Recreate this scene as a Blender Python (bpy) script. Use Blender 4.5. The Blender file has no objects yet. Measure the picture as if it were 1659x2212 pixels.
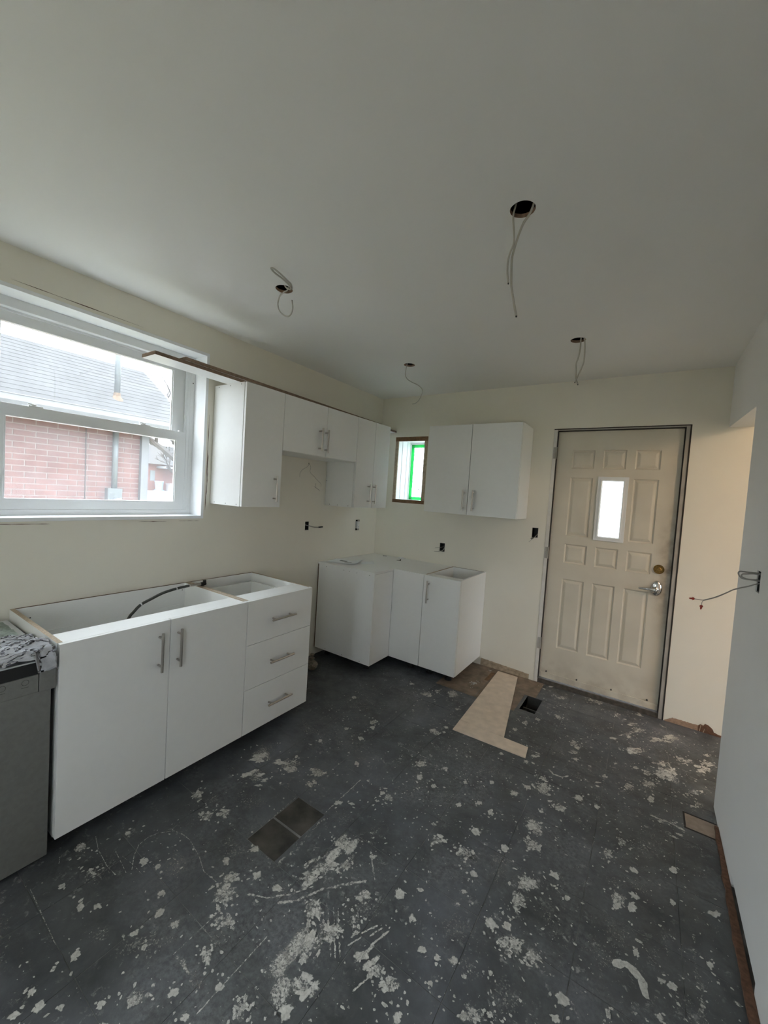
import bpy, bmesh, math, random
from mathutils import Vector, Matrix, noise
random.seed(7)
sc = bpy.context.scene
C = sc.collection

# ------------------------------------------------------------------ camera
def camera():
    yaw, pitch, roll = 0.5905, -0.0473, 0.0642
    F = Vector((-math.sin(yaw)*math.cos(pitch), math.cos(yaw)*math.cos(pitch), math.sin(pitch)))
    R0 = Vector((math.cos(yaw), math.sin(yaw), 0)); U0 = R0.cross(F)
    R = math.cos(roll)*R0 + math.sin(roll)*U0; U = -math.sin(roll)*R0 + math.cos(roll)*U0
    cam = bpy.data.cameras.new('camera'); cam.sensor_fit = 'HORIZONTAL'; cam.sensor_width = 36
    cam.lens = 858.06/1659*36; cam.clip_start = .02; cam.clip_end = 500
    o = bpy.data.objects.new('camera', cam); C.objects.link(o)
    M = Matrix((R, U, -F)).transposed().to_4x4(); M.translation = Vector((2.4158, -3.4585, 1.4855))
    o.matrix_world = M; sc.camera = o
camera()

# ------------------------------------------------------------------ world: bright overcast sky
w = bpy.data.worlds.new('overcast_sky'); sc.world = w; w.use_nodes = True
nt = w.node_tree; bg = nt.nodes['Background']
bg.inputs[0].default_value = (0.86, 0.945, 1.03, 1)
# standard overcast sky: the zenith three times as bright as the horizon
tc = nt.nodes.new('ShaderNodeTexCoord'); sp = nt.nodes.new('ShaderNodeSeparateXYZ'); nt.links.new(tc.outputs['Generated'], sp.inputs[0])
mr_ = nt.nodes.new('ShaderNodeMapRange'); mr_.inputs[1].default_value = 0; mr_.inputs[2].default_value = 1
mr_.inputs[3].default_value = 15.0/3; mr_.inputs[4].default_value = 15.0
nt.links.new(sp.outputs['Z'], mr_.inputs[0]); nt.links.new(mr_.outputs[0], bg.inputs[1])
sc.view_settings.view_transform = 'Standard'; sc.view_settings.look = 'None'
sc.view_settings.gamma = 1; sc.view_settings.use_curve_mapping = False
sc.view_settings.exposure = 0.3
try:
    sc.cycles.max_bounces = 9; sc.cycles.diffuse_bounces = 7; sc.cycles.glossy_bounces = 2; sc.cycles.transmission_bounces = 4; sc.cycles.transparent_max_bounces = 8
    sc.cycles.use_adaptive_sampling = True; sc.cycles.adaptive_threshold = .18; sc.cycles.use_light_tree = False; sc.cycles.caustics_reflective = False; sc.cycles.caustics_refractive = False
    sc.cycles.use_denoising = True; sc.cycles.sample_clamp_indirect = 8
    w.cycles.sampling_method = 'MANUAL'; w.cycles.sample_map_resolution = 256
except Exception: pass

W_REAR = 2.93
def portal(name, center, direction, sx, sy):
    l = bpy.data.lights.new(name, 'AREA'); l.shape = 'RECTANGLE'; l.size = sx; l.size_y = sy
    l.cycles.is_portal = True
    o = bpy.data.objects.new(name, l); C.objects.link(o); o.location = center
    o.rotation_euler = Vector(direction).to_track_quat('-Z', 'Z').to_euler()
portal('daylight_portal', (-.31, -2.507, 1.77), (1, 0, 0), 1.10, 1.06)
portal('daylight_portal', (.376, .31, 1.735), (0, -1, 0), .40, .68)
portal('daylight_portal', (1.5, -5.31, 1.35), (0, 1, 0), .4, 1.2)
portal('daylight_portal', (-.31, -4.45, 1.55), (1, 0, 0), 1.0, 1.2)
portal('daylight_portal', (W_REAR, -4.62, 1.35), (-1, 0, 0), .62, 1.3)
portal('daylight_portal', (6.31, -1.7, 1.25), (-1, 0, 0), 1.7, 1.4)

# ------------------------------------------------------------------ measured sizes (metres)
H, W = 2.4665, 2.7992                 # ceiling height, right wall
WE = -0.8455                          # end of the right wall, opening behind it
XU, ZT, ZB, ZBB = .3299, 2.1083, 1.3453, 1.7297
YA0, YA1, YBM, YB1, YCM, YC1 = -1.924, -1.6185, -1.1921, -.815, -.5585, -.3213
XB, ZBT, ZBO = .6194, .8411, .0747
B0, B1, B2, B3 = -2.9045, -2.4856, -2.0615, -1.5602
C0, YIN, E1, E2 = -.8552, -.5708, .9161, 1.2392
TILE = .3

# ------------------------------------------------------------------ materials
def mat(name, col, rough=.6, metal=0, var=0, vscale=8, bump=0, bscale=200, spec=.5, col2=None, coords='Position'):
    m = bpy.data.materials.new(name); m.use_nodes = True; n = m.node_tree; b = n.nodes['Principled BSDF']
    b.inputs['Base Color'].default_value = (*col, 1); b.inputs['Roughness'].default_value = rough
    b.inputs['Metallic'].default_value = metal; b.inputs['Specular IOR Level'].default_value = spec
    g = n.nodes.new('ShaderNodeNewGeometry')
    if var or col2:
        t = n.nodes.new('ShaderNodeTexNoise'); t.inputs['Scale'].default_value = vscale; t.inputs['Detail'].default_value = 6
        n.links.new(g.outputs['Position'], t.inputs['Vector'])
        r = n.nodes.new('ShaderNodeValToRGB'); r.color_ramp.elements[0].position = .32; r.color_ramp.elements[1].position = .68
        c2 = col2 or tuple(c*(1-var) for c in col)
        r.color_ramp.elements[0].color = (*c2, 1); r.color_ramp.elements[1].color = (*col, 1)
        n.links.new(t.outputs['Fac'], r.inputs[0]); n.links.new(r.outputs[0], b.inputs['Base Color'])
    if bump:
        t = n.nodes.new('ShaderNodeTexNoise'); t.inputs['Scale'].default_value = bscale; t.inputs['Detail'].default_value = 3
        n.links.new(g.outputs['Position'], t.inputs['Vector'])
        bm_ = n.nodes.new('ShaderNodeBump'); bm_.inputs['Strength'].default_value = bump; bm_.inputs['Distance'].default_value = .002
        n.links.new(t.outputs['Fac'], bm_.inputs['Height']); n.links.new(bm_.outputs[0], b.inputs['Normal'])
    return m

M = {}
M['wall'] = mat('wall_paint', (.82, .79, .70), .65, var=.03, vscale=3)
M['wall_r'] = mat('primer_paint', (.82, .825, .815), .6, var=.03, vscale=3)
M['wall_h'] = mat('hall_warming_tint', (.80, .70, .61), .65, var=.03, vscale=3)  # peach tint chosen to warm the light bounced through the passage
M['ceil'] = mat('ceiling_paint', (.86, .86, .835), .8, var=.02, vscale=2)
M['dark'] = mat('hole_shade_black', (.012, .012, .012), .9)
M['white'] = mat('white_melamine', (.85, .855, .84), .38, var=.015, vscale=30)
M['trim'] = mat('white_trim_paint', (.88, .90, .92), .45, var=.03, vscale=14)
M['vinyl'] = mat('white_vinyl', (.80, .81, .81), .35)
M['raw'] = mat('raw_particle_board', (.52, .42, .31), .85, var=.35, vscale=160)
M['rawdark'] = mat('brown_hardboard_edge', (.20, .135, .085), .85, var=.4, vscale=90)
M['plankedge'] = mat('brown_plank_edge', (.30, .215, .155), .8, var=.3, vscale=60)
M['steel'] = mat('brushed_nickel', (.50, .47, .43), .32, metal=1)
M['chrome'] = mat('chrome', (.72, .73, .74), .12, metal=1)
M['brass'] = mat('old_brass', (.36, .22, .07), .38, metal=1, var=.5, vscale=120)
M['black'] = mat('black_plastic', (.012, .012, .012), .45)
M['screw'] = mat('screw_hole', (.08, .075, .07), .7)
M['cable'] = mat('white_cable_sheath', (.50, .48, .43), .5)
M['greycable'] = mat('grey_cable_sheath', (.33, .32, .30), .5)
M['red'] = mat('red_wire_nut', (.42, .035, .02), .45)
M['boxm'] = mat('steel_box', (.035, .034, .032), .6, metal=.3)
M['ply'] = mat('old_plywood', (.27, .205, .15), .85, var=.45, vscale=14)
M['plank'] = mat('beige_hardboard', (.78, .645, .52), .8, var=.16, vscale=18)
M['patchw'] = mat('bare_patch_wood', (.40, .31, .245), .85, var=.25, vscale=30)
M['mastic'] = mat('black_mastic', (.02, .019, .016), .8, vscale=9, col2=(.095, .085, .072))
M['sub'] = mat('dusty_joint', (.27, .27, .265), .9, vscale=7, col2=(.07, .07, .07))
M['wood'] = mat('rough_wood_framing', (.24, .135, .065), .85, var=.45, vscale=40)
M['woodp'] = mat('pale_wood_framing', (.50, .40, .29), .85, var=.4, vscale=40)
M['torn'] = mat('torn_drywall_paper', (.40, .27, .19), .9, var=.35, vscale=50)
M['tornd'] = mat('broken_plaster', (.17, .085, .05), .9, var=.5, vscale=70)
M['paper'] = mat('printed_paper', (.90, .92, .95), .7)
M['ink'] = mat('grey_print', (.25, .26, .28), .7)
M['dw'] = mat('stainless_panel', (.30, .30, .285), .42, metal=.55, var=.12, vscale=60)
M['dwtop'] = mat('galvanised_top', (.70, .72, .74), .35, metal=.6)
M['cloth'] = mat('grey_cotton', (.52, .53, .56), .95, var=.35, vscale=30, bump=.5, bscale=400)
M['foam'] = mat('pale_green_insulation', (.36, .42, .38), .95, var=.35, vscale=80)
M['hose'] = mat('dark_rubber_hose', (.055, .06, .055), .45)
M['bag'] = mat('dusty_plastic', (.30, .26, .20), .5, var=.5, vscale=40)
M['duct'] = mat('galvanised_duct', (.10, .10, .095), .6, metal=.4)
M['oak'] = mat('oak_floor', (.42, .28, .16), .5, var=.25, vscale=8)
M['doorp'] = None

def glass_mat(name, haze, tint=(1, 1, 1), gl=.06, swirl=False):
    m = bpy.data.materials.new(name); m.use_nodes = True; n = m.node_tree; n.nodes.clear()
    out = n.nodes.new('ShaderNodeOutputMaterial'); tr = n.nodes.new('ShaderNodeBsdfTransparent'); tr.inputs[0].default_value = (*tint, 1)
    g = n.nodes.new('ShaderNodeBsdfGlossy'); g.inputs['Roughness'].default_value = .02
    tl = n.nodes.new('ShaderNodeBsdfTranslucent'); tl.inputs[0].default_value = (.9, .92, .95, 1)
    m1 = n.nodes.new('ShaderNodeMixShader'); m2 = n.nodes.new('ShaderNodeMixShader')
    m1.inputs[0].default_value = gl
    n.links.new(tr.outputs[0], m1.inputs[1]); n.links.new(g.outputs[0], m1.inputs[2])
    n.links.new(m1.outputs[0], m2.inputs[1]); n.links.new(tl.outputs[0], m2.inputs[2])
    geo = n.nodes.new('ShaderNodeNewGeometry')
    t = n.nodes.new('ShaderNodeTexNoise'); t.inputs['Scale'].default_value = 9; t.inputs['Detail'].default_value = 8
    n.links.new(geo.outputs['Position'], t.inputs['Vector'])
    mr = n.nodes.new('ShaderNodeMapRange'); mr.inputs[1].default_value = .3; mr.inputs[2].default_value = .7
    mr.inputs[3].default_value = haze*.75; mr.inputs[4].default_value = min(1, haze*1.25)
    n.links.new(t.outputs['Fac'], mr.inputs[0]); n.links.new(mr.outputs[0], m2.inputs[0])
    n.links.new(m2.outputs[0], out.inputs[0])
    return m
M['glass'] = glass_mat('veiled_dusty_glass', .042)  # dust haze also carries the washed-out veil over the bright view

def frosted(name, dark=(.25, .25, .25), scale=38, amt=.5):
    """obscure glass: diffuse transmission, with a fern-like embossed pattern"""
    m = bpy.data.materials.new(name); m.use_nodes = True; n = m.node_tree; n.nodes.clear()
    out = n.nodes.new('ShaderNodeOutputMaterial'); tl = n.nodes.new('ShaderNodeBsdfTranslucent'); tr = n.nodes.new('ShaderNodeBsdfTransparent')
    mx = n.nodes.new('ShaderNodeMixShader'); mx.inputs[0].default_value = .45
    geo = n.nodes.new('ShaderNodeNewGeometry'); v = n.nodes.new('ShaderNodeTexVoronoi'); v.feature = 'DISTANCE_TO_EDGE'; v.inputs['Scale'].default_value = scale
    nz = n.nodes.new('ShaderNodeTexNoise'); nz.inputs['Scale'].default_value = 20
    n.links.new(geo.outputs['Position'], nz.inputs['Vector'])
    vm = n.nodes.new('ShaderNodeVectorMath'); vm.operation = 'MULTIPLY_ADD'; vm.inputs[1].default_value = (.06, .06, .06)
    n.links.new(nz.outputs['Color'], vm.inputs[0]); n.links.new(geo.outputs['Position'], vm.inputs[2]); n.links.new(vm.outputs[0], v.inputs['Vector'])
    r = n.nodes.new('ShaderNodeValToRGB'); r.color_ramp.elements[0].color = (*dark, 1); r.color_ramp.elements[1].color = (.9, .92, .94, 1)
    r.color_ramp.elements[0].position = .0; r.color_ramp.elements[1].position = amt*.12
    n.links.new(v.outputs['Distance'], r.inputs[0]); n.links.new(r.outputs[0], tl.inputs[0]); n.links.new(r.outputs[0], tr.inputs[0])
    n.links.new(tl.outputs[0], mx.inputs[1]); n.links.new(tr.outputs[0], mx.inputs[2]); n.links.new(mx.outputs[0], out.inputs[0])
    return m
M['obscure'] = frosted('embossed_obscure_glass', (.010, .010, .012), 34, .45)
M['lite'] = frosted('frosted_door_lite', (.6, .6, .6), 60, .4)

def tape_mat():
    m = bpy.data.materials.new('green_masking_tape'); m.use_nodes = True; n = m.node_tree; n.nodes.clear()
    out = n.nodes.new('ShaderNodeOutputMaterial'); tl = n.nodes.new('ShaderNodeBsdfTranslucent'); d = n.nodes.new('ShaderNodeBsdfDiffuse')
    tl.inputs[0].default_value = (.10, .70, .26, 1); d.inputs[0].default_value = (.12, .6, .25, 1)
    mx = n.nodes.new('ShaderNodeMixShader'); mx.inputs[0].default_value = .4
    n.links.new(tl.outputs[0], mx.inputs[1]); n.links.new(d.outputs[0], mx.inputs[2]); n.links.new(mx.outputs[0], out.inputs[0]); return m
M['tape'] = tape_mat()

def door_mat():
    m = mat('old_cream_door_paint', (.68, .63, .53), .55, var=.08, vscale=5); n = m.node_tree; b = n.nodes['Principled BSDF']
    src = b.inputs['Base Color'].links[0].from_socket
    geo = n.nodes.new('ShaderNodeNewGeometry'); sx = n.nodes.new('ShaderNodeSeparateXYZ'); n.links.new(geo.outputs['Position'], sx.inputs[0])
    # hand grime by the latch edge and along the bottom
    d = n.nodes.new('ShaderNodeVectorMath'); d.operation = 'DISTANCE'; d.inputs[1].default_value = (2.57, .03, 1.0)
    sc_ = n.nodes.new('ShaderNodeVectorMath'); sc_.operation = 'MULTIPLY'; sc_.inputs[1].default_value = (4.2, 1, 1)
    d.inputs[1].default_value = (2.575*4.2, .03, 1.05); n.links.new(geo.outputs['Position'], sc_.inputs[0]); n.links.new(sc_.outputs[0], d.inputs[0])
    mr = n.nodes.new('ShaderNodeMapRange'); mr.inputs[1].default_value = .55; mr.inputs[2].default_value = 0; mr.inputs[3].default_value = 0; mr.inputs[4].default_value = 1
    n.links.new(d.outputs['Value'], mr.inputs[0])
    mr2 = n.nodes.new('ShaderNodeMapRange'); mr2.inputs[1].default_value = .30; mr2.inputs[2].default_value = .05; mr2.inputs[3].default_value = 0; mr2.inputs[4].default_value = .35
    n.links.new(sx.outputs['Z'], mr2.inputs[0])
    ad = n.nodes.new('ShaderNodeMath'); ad.operation = 'ADD'; n.links.new(mr.outputs[0], ad.inputs[0]); n.links.new(mr2.outputs[0], ad.inputs[1])
    nz = n.nodes.new('ShaderNodeTexNoise'); nz.inputs['Scale'].default_value = 12; nz.inputs['Detail'].default_value = 8; n.links.new(geo.outputs['Position'], nz.inputs['Vector'])
    k2 = n.nodes.new('ShaderNodeMapRange'); k2.inputs[1].default_value = .38; k2.inputs[2].default_value = .62; k2.inputs[3].default_value = .1; k2.inputs[4].default_value = 1; n.links.new(nz.outputs['Fac'], k2.inputs[0])
    mu = n.nodes.new('ShaderNodeMath'); mu.operation = 'MULTIPLY'; n.links.new(ad.outputs[0], mu.inputs[0]); n.links.new(k2.outputs[0], mu.inputs[1]); mu.use_clamp = True
    mix = n.nodes.new('ShaderNodeMix'); mix.data_type = 'RGBA'; mix.inputs['B'].default_value = (.26, .19, .13, 1)
    n.links.new(mu.outputs[0], mix.inputs['Factor']); n.links.new(src, mix.inputs['A']); n.links.new(mix.outputs['Result'], b.inputs['Base Color']); return m
M['doorp'] = door_mat()
M['jamb'] = mat('chipped_jamb_paint', (.42, .405, .375), .7, vscale=9, col2=(.33, .31, .28))
M['sillw'] = mat('shade_dark_threshold', (.10, .085, .07), .8, var=.5, vscale=40)  # wood darkened to hold the shadow beneath the door
M['edge'] = mat('black_edge_strip', (.03, .026, .022), .8)
M['jambw'] = mat('white_jamb_paint', (.72, .70, .66), .6, var=.12, vscale=20)

def tile_mat():
    m = bpy.data.materials.new('slate_vinyl_tile'); m.use_nodes = True; n = m.node_tree; b = n.nodes['Principled BSDF']
    geo = n.nodes.new('ShaderNodeNewGeometry'); P = geo.outputs['Position']
    def nz(s, d=8, r=.6, dist=0):
        t = n.nodes.new('ShaderNodeTexNoise'); t.inputs['Scale'].default_value = s; t.inputs['Detail'].default_value = d; t.inputs['Roughness'].default_value = r; t.inputs['Distortion'].default_value = dist
        n.links.new(P, t.inputs['Vector']); return t.outputs['Fac']
    def ramp(v, p0, p1, c0, c1):
        r = n.nodes.new('ShaderNodeValToRGB'); r.color_ramp.elements[0].position = p0; r.color_ramp.elements[1].position = p1
        r.color_ramp.elements[0].color = (*c0, 1); r.color_ramp.elements[1].color = (*c1, 1); n.links.new(v, r.inputs[0]); return r.outputs[0]
    def mul(a, c):
        x = n.nodes.new('ShaderNodeMath'); x.operation = 'MULTIPLY'; x.use_clamp = True; n.links.new(a, x.inputs[0])
        (n.links.new(c, x.inputs[1]) if not isinstance(c, float) else setattr(x.inputs[1], 'default_value', c)); return x.outputs[0]
    def mix(f, a, c):
        x = n.nodes.new('ShaderNodeMix'); x.data_type = 'RGBA'; n.links.new(f, x.inputs['Factor']); n.links.new(a, x.inputs['A'])
        (n.links.new(c, x.inputs['B']) if not isinstance(c, tuple) else setattr(x.inputs['B'], 'default_value', (*c, 1))); return x.outputs['Result']
    base = ramp(nz(3.2, 6, .7, .4), .3, .72, (.042, .045, .051), (.145, .155, .175))
    base = mix(ramp(nz(.9, 4, .6, .5), .40, .62, (0, 0, 0), (1, 1, 1)), base, ramp(nz(5.5, 6, .7, .6), .35, .68, (.036, .040, .040), (.098, .105, .110)))
    fine = ramp(nz(60, 6, .7), .4, .75, (0, 0, 0), (1, 1, 1))
    dusty = ramp(nz(2.4, 5, .65, 1.), .48, .72, (0, 0, 0), (1, 1, 1))
    col = mix(mul(mul(dusty, fine), .75), base, (.27, .275, .285))
    # broken thin-set residue and smears
    res = ramp(nz(26, 7, .75, .3), .575, .66, (0, 0, 0), (1, 1, 1))
    where = ramp(nz(1.7, 5, .6, .6), .40, .62, (0, 0, 0), (1, 1, 1))
    col = mix(mul(mul(res, where), .7), col, (.40, .395, .38))
    n.links.new(col, b.inputs['Base Color'])
    b.inputs['Specular IOR Level'].default_value = .5
    rr = ramp(nz(14, 3), .3, .7, (.36,)*3, (.62,)*3); n.links.new(rr, b.inputs['Roughness'])
    bp = n.nodes.new('ShaderNodeBump'); bp.inputs['Strength'].default_value = .25; bp.inputs['Distance'].default_value = .002
    n.links.new(nz(45, 3), bp.inputs['Height']); n.links.new(bp.outputs[0], b.inputs['Normal']); return m
M['tile'] = tile_mat()

def splat_mat():
    m = bpy.data.materials.new('dried_plaster_splatter'); m.use_nodes = True; n = m.node_tree; b = n.nodes['Principled BSDF']
    geo = n.nodes.new('ShaderNodeNewGeometry')
    t = n.nodes.new('ShaderNodeTexNoise'); t.inputs['Scale'].default_value = 70; t.inputs['Detail'].default_value = 10; t.inputs['Roughness'].default_value = .7
    n.links.new(geo.outputs['Position'], t.inputs['Vector'])
    r = n.nodes.new('ShaderNodeValToRGB'); r.color_ramp.elements[0].position = .3; r.color_ramp.elements[1].position = .7
    r.color_ramp.elements[0].color = (.34, .335, .31, 1); r.color_ramp.elements[1].color = (.70, .69, .65, 1)
    n.links.new(t.outputs['Fac'], r.inputs[0]); n.links.new(r.outputs[0], b.inputs['Base Color']); b.inputs['Roughness'].default_value = .85
    at = n.nodes.new('ShaderNodeAttribute'); at.attribute_name = 'cover'
    t2 = n.nodes.new('ShaderNodeTexNoise'); t2.inputs['Scale'].default_value = 120; t2.inputs['Detail'].default_value = 8; t2.inputs['Roughness'].default_value = .75
    n.links.new(geo.outputs['Position'], t2.inputs['Vector'])
    s = n.nodes.new('ShaderNodeMath'); s.operation = 'SUBTRACT'; n.links.new(at.outputs['Fac'], s.inputs[0]); n.links.new(t2.outputs['Fac'], s.inputs[1])
    mr = n.nodes.new('ShaderNodeMapRange'); mr.inputs[1].default_value = -.05; mr.inputs[2].default_value = .09; n.links.new(s.outputs[0], mr.inputs[0])
    n.links.new(mr.outputs[0], b.inputs['Alpha']); return m
M['splat'] = splat_mat()

# ------------------------------------------------------------------ mesh helpers
class MB:
    def __init__(s): s.v = []; s.f = []; s.m = []
    def poly(s, pts, mi=0):
        i = len(s.v); s.v += [tuple(p) for p in pts]; s.f.append(tuple(range(i, i+len(pts)))); s.m.append(mi); return s
    def box(s, x0, x1, y0, y1, z0, z1, mi=0, top=None):
        i = len(s.v)
        s.v += [(x, y, z) for z in (z0, z1) for y in (y0, y1) for x in (x0, x1)]
        for k, q in enumerate(((0, 2, 3, 1), (4, 5, 7, 6), (0, 1, 5, 4), (2, 6, 7, 3), (0, 4, 6, 2), (1, 3, 7, 5))):
            s.f.append(tuple(i+a for a in q)); s.m.append(top if (k == 1 and top is not None) else mi)
        return s
    def prism(s, pts, a, b, ax=2, mi=0):
        """outline pts (2-D) extruded along axis ax from a to b"""
        def p3(p, t):
            q = list(p); q.insert(ax, t); return tuple(q)
        n = len(pts); i = len(s.v); s.v += [p3(p, a) for p in pts] + [p3(p, b) for p in pts]
        s.f.append(tuple(range(i+n-1, i-1, -1))); s.f.append(tuple(range(i+n, i+2*n))); s.m += [mi, mi]
        for k in range(n):
            j = (k+1) % n; s.f.append((i+k, i+j, i+n+j, i+n+k)); s.m.append(mi)
        return s
    def slab(s, f, u0, u1, v0, v1, w0, w1, holes=(), mi=0):
        us = sorted({u0, u1, *[min(max(a, u0), u1) for h in holes for a in h[:2]]}); vs = sorted({v0, v1, *[min(max(a, v0), v1) for h in holes for a in h[2:4]]})
        nu, nv = len(us)-1, len(vs)-1
        solid = [[not any(h[0]-1e-6 <= (us[i]+us[i+1])/2 <= h[1]+1e-6 and h[2]-1e-6 <= (vs[j]+vs[j+1])/2 <= h[3]+1e-6 for h in holes) for j in range(nv)] for i in range(nu)]
        if not any(any(r) for r in solid): return False
        idx = {}
        def vert(i, j, k):
            if (i, j, k) not in idx: idx[i, j, k] = len(s.v); s.v.append(f(us[i], vs[j], (w0, w1)[k]))
            return idx[i, j, k]
        S = lambda i, j: 0 <= i < nu and 0 <= j < nv and solid[i][j]
        for i in range(nu):
            for j in range(nv):
                if not solid[i][j]: continue
                for k in (0, 1):
                    q = [vert(i, j, k), vert(i+1, j, k), vert(i+1, j+1, k), vert(i, j+1, k)]
                    s.f.append(tuple(q if k else q[::-1])); s.m.append(mi)
                for di, dj, a, b in ((-1, 0, (i, j+1), (i, j)), (1, 0, (i+1, j), (i+1, j+1)), (0, -1, (i, j), (i+1, j)), (0, 1, (i+1, j+1), (i, j+1))):
                    if not S(i+di, j+dj):
                        s.f.append((vert(*a, 0), vert(*b, 0), vert(*b, 1), vert(*a, 1))); s.m.append(mi)
        return True
    def tube(s, pts, r, n=8, mi=0, sub=4, taper=None):
        P = [Vector(p) for p in pts]
        if len(P) > 2 and sub > 1:
            Q = []
            for i in range(len(P)-1):
                a, b, c, d = P[max(i-1, 0)], P[i], P[i+1], P[min(i+2, len(P)-1)]
                for k in range(sub):
                    t = k/sub; Q.append(.5*((2*b)+(c-a)*t+(2*a-5*b+4*c-d)*t*t+(3*b-a-3*c+d)*t**3))
            Q.append(P[-1]); P = Q
        rings = []; prev = None
        for i, p in enumerate(P):
            t = (P[min(i+1, len(P)-1)]-P[max(i-1, 0)]).normalized()
            if prev is None: u = t.orthogonal().normalized()
            else: u = (prev - t*prev.dot(t)); u = u.normalized() if u.length > 1e-6 else t.orthogonal().normalized()
            prev = u; v = t.cross(u); rr = r if taper is None else r+(taper-r)*i/(len(P)-1)
            base = len(s.v); s.v += [tuple(p+rr*(math.cos(2*math.pi*k/n)*u+math.sin(2*math.pi*k/n)*v)) for k in range(n)]; rings.append(base)
        for a, b in zip(rings, rings[1:]):
            for k in range(n): s.f.append((a+k, a+(k+1) % n, b+(k+1) % n, b+k)); s.m.append(mi)
        s.f.append(tuple(rings[0]+k for k in reversed(range(n)))); s.f.append(tuple(rings[-1]+k for k in range(n))); s.m += [mi, mi]
        return s
    def lathe(s, center, axis, prof, n=20, mi=0):
        """profile [(radius, height)...] round an axis"""
        a = Vector(axis).normalized(); u = a.orthogonal().normalized(); v = a.cross(u); c = Vector(center); rings = []
        for r, h in prof:
            base = len(s.v); s.v += [tuple(c+a*h+r*(math.cos(2*math.pi*k/n)*u+math.sin(2*math.pi*k/n)*v)) for k in range(n)]; rings.append(base)
        for p, q in zip(rings, rings[1:]):
            for k in range(n): s.f.append((p+k, p+(k+1) % n, q+(k+1) % n, q+k)); s.m.append(mi)
        s.f.append(tuple(rings[0]+k for k in reversed(range(n)))); s.f.append(tuple(rings[-1]+k for k in range(n))); s.m += [mi, mi]
        return s
    def build(s, name, mats, parent=None, smooth=False, bevel=0, origin=None):
        me = bpy.data.meshes.new(name)
        off = Vector((0, 0, 0))
        if parent is not None:
            p = parent
            while p is not None: off += p.location; p = p.parent
        elif origin is not None: off = Vector(origin)
        elif s.v:
            xs, ys, zs = zip(*s.v); off = Vector(((min(xs)+max(xs))/2, (min(ys)+max(ys))/2, min(zs)))
        me.from_pydata([tuple(Vector(v)-off) for v in s.v], [], s.f)
        for m_ in (mats if isinstance(mats, (list, tuple)) else [mats]): me.materials.append(M[m_] if isinstance(m_, str) else m_)
        me.polygons.foreach_set('material_index', s.m)
        if smooth: me.polygons.foreach_set('use_smooth', [True]*len(s.f))
        bm = bmesh.new(); bm.from_mesh(me); bmesh.ops.recalc_face_normals(bm, faces=bm.faces); bm.to_mesh(me); bm.free()
        o = bpy.data.objects.new(name, me); C.objects.link(o)
        if parent is not None: o.parent = parent
        else: o.location = off
        if bevel:
            b = o.modifiers.new('bevel', 'BEVEL'); b.width = bevel; b.segments = 2; b.limit_method = 'ANGLE'
        return o

def tag(o, label, cat=None, group=None, kind=None):
    o['label'] = label
    if cat: o['category'] = cat
    if group: o['group'] = group
    if kind: o['kind'] = kind
    return o
def thing(name, loc, label, cat=None, group=None, kind=None):
    o = bpy.data.objects.new(name, None); C.objects.link(o); o.location = loc; o.empty_display_size = .1
    return tag(o, label, cat, group, kind)
def fx(u, v, w): return (w, u, v)      # wall in the y-z plane
def fy(u, v, w): return (u, w, v)      # wall in the x-z plane
def fz(u, v, w): return (u, v, w)      # slab in the x-y plane

# ================================================================== THE SETTING
WIN = (-3.045, -1.9668, 1.2461, 2.3009)          # window in the left wall  y0,y1,z0,z1
SWN = (.1898, .5616, 1.3999, 2.0657)             # small window in the back wall x0,x1,z0,z1
DOOR = (1.714, 2.6033, -.05, 2.0928)
BOX1 = (-1.040, -.994, 1.128, 1.203); BOX2 = (-.345, -.283, 1.098, 1.205); HOOD = (-1.041, -1.029, 1.688, 1.700)
BOX4 = (.764, .818, .964, 1.046); BOX5 = (1.602, 1.651, 1.196, 1.278); BOX6 = (-1.300, -1.236, 1.180, 1.268)
VENT = (1.742, 1.850, -.545, -.300)
PATCH = (2.664, 2.799, -1.112, -.985)
MISS = (1.120, 1.290, -2.400, -2.105)
BARE = [(1.10, 1.72, -.60, 0), (1.72, 1.80, -.30, 0)]
TOP = H+.32

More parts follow.
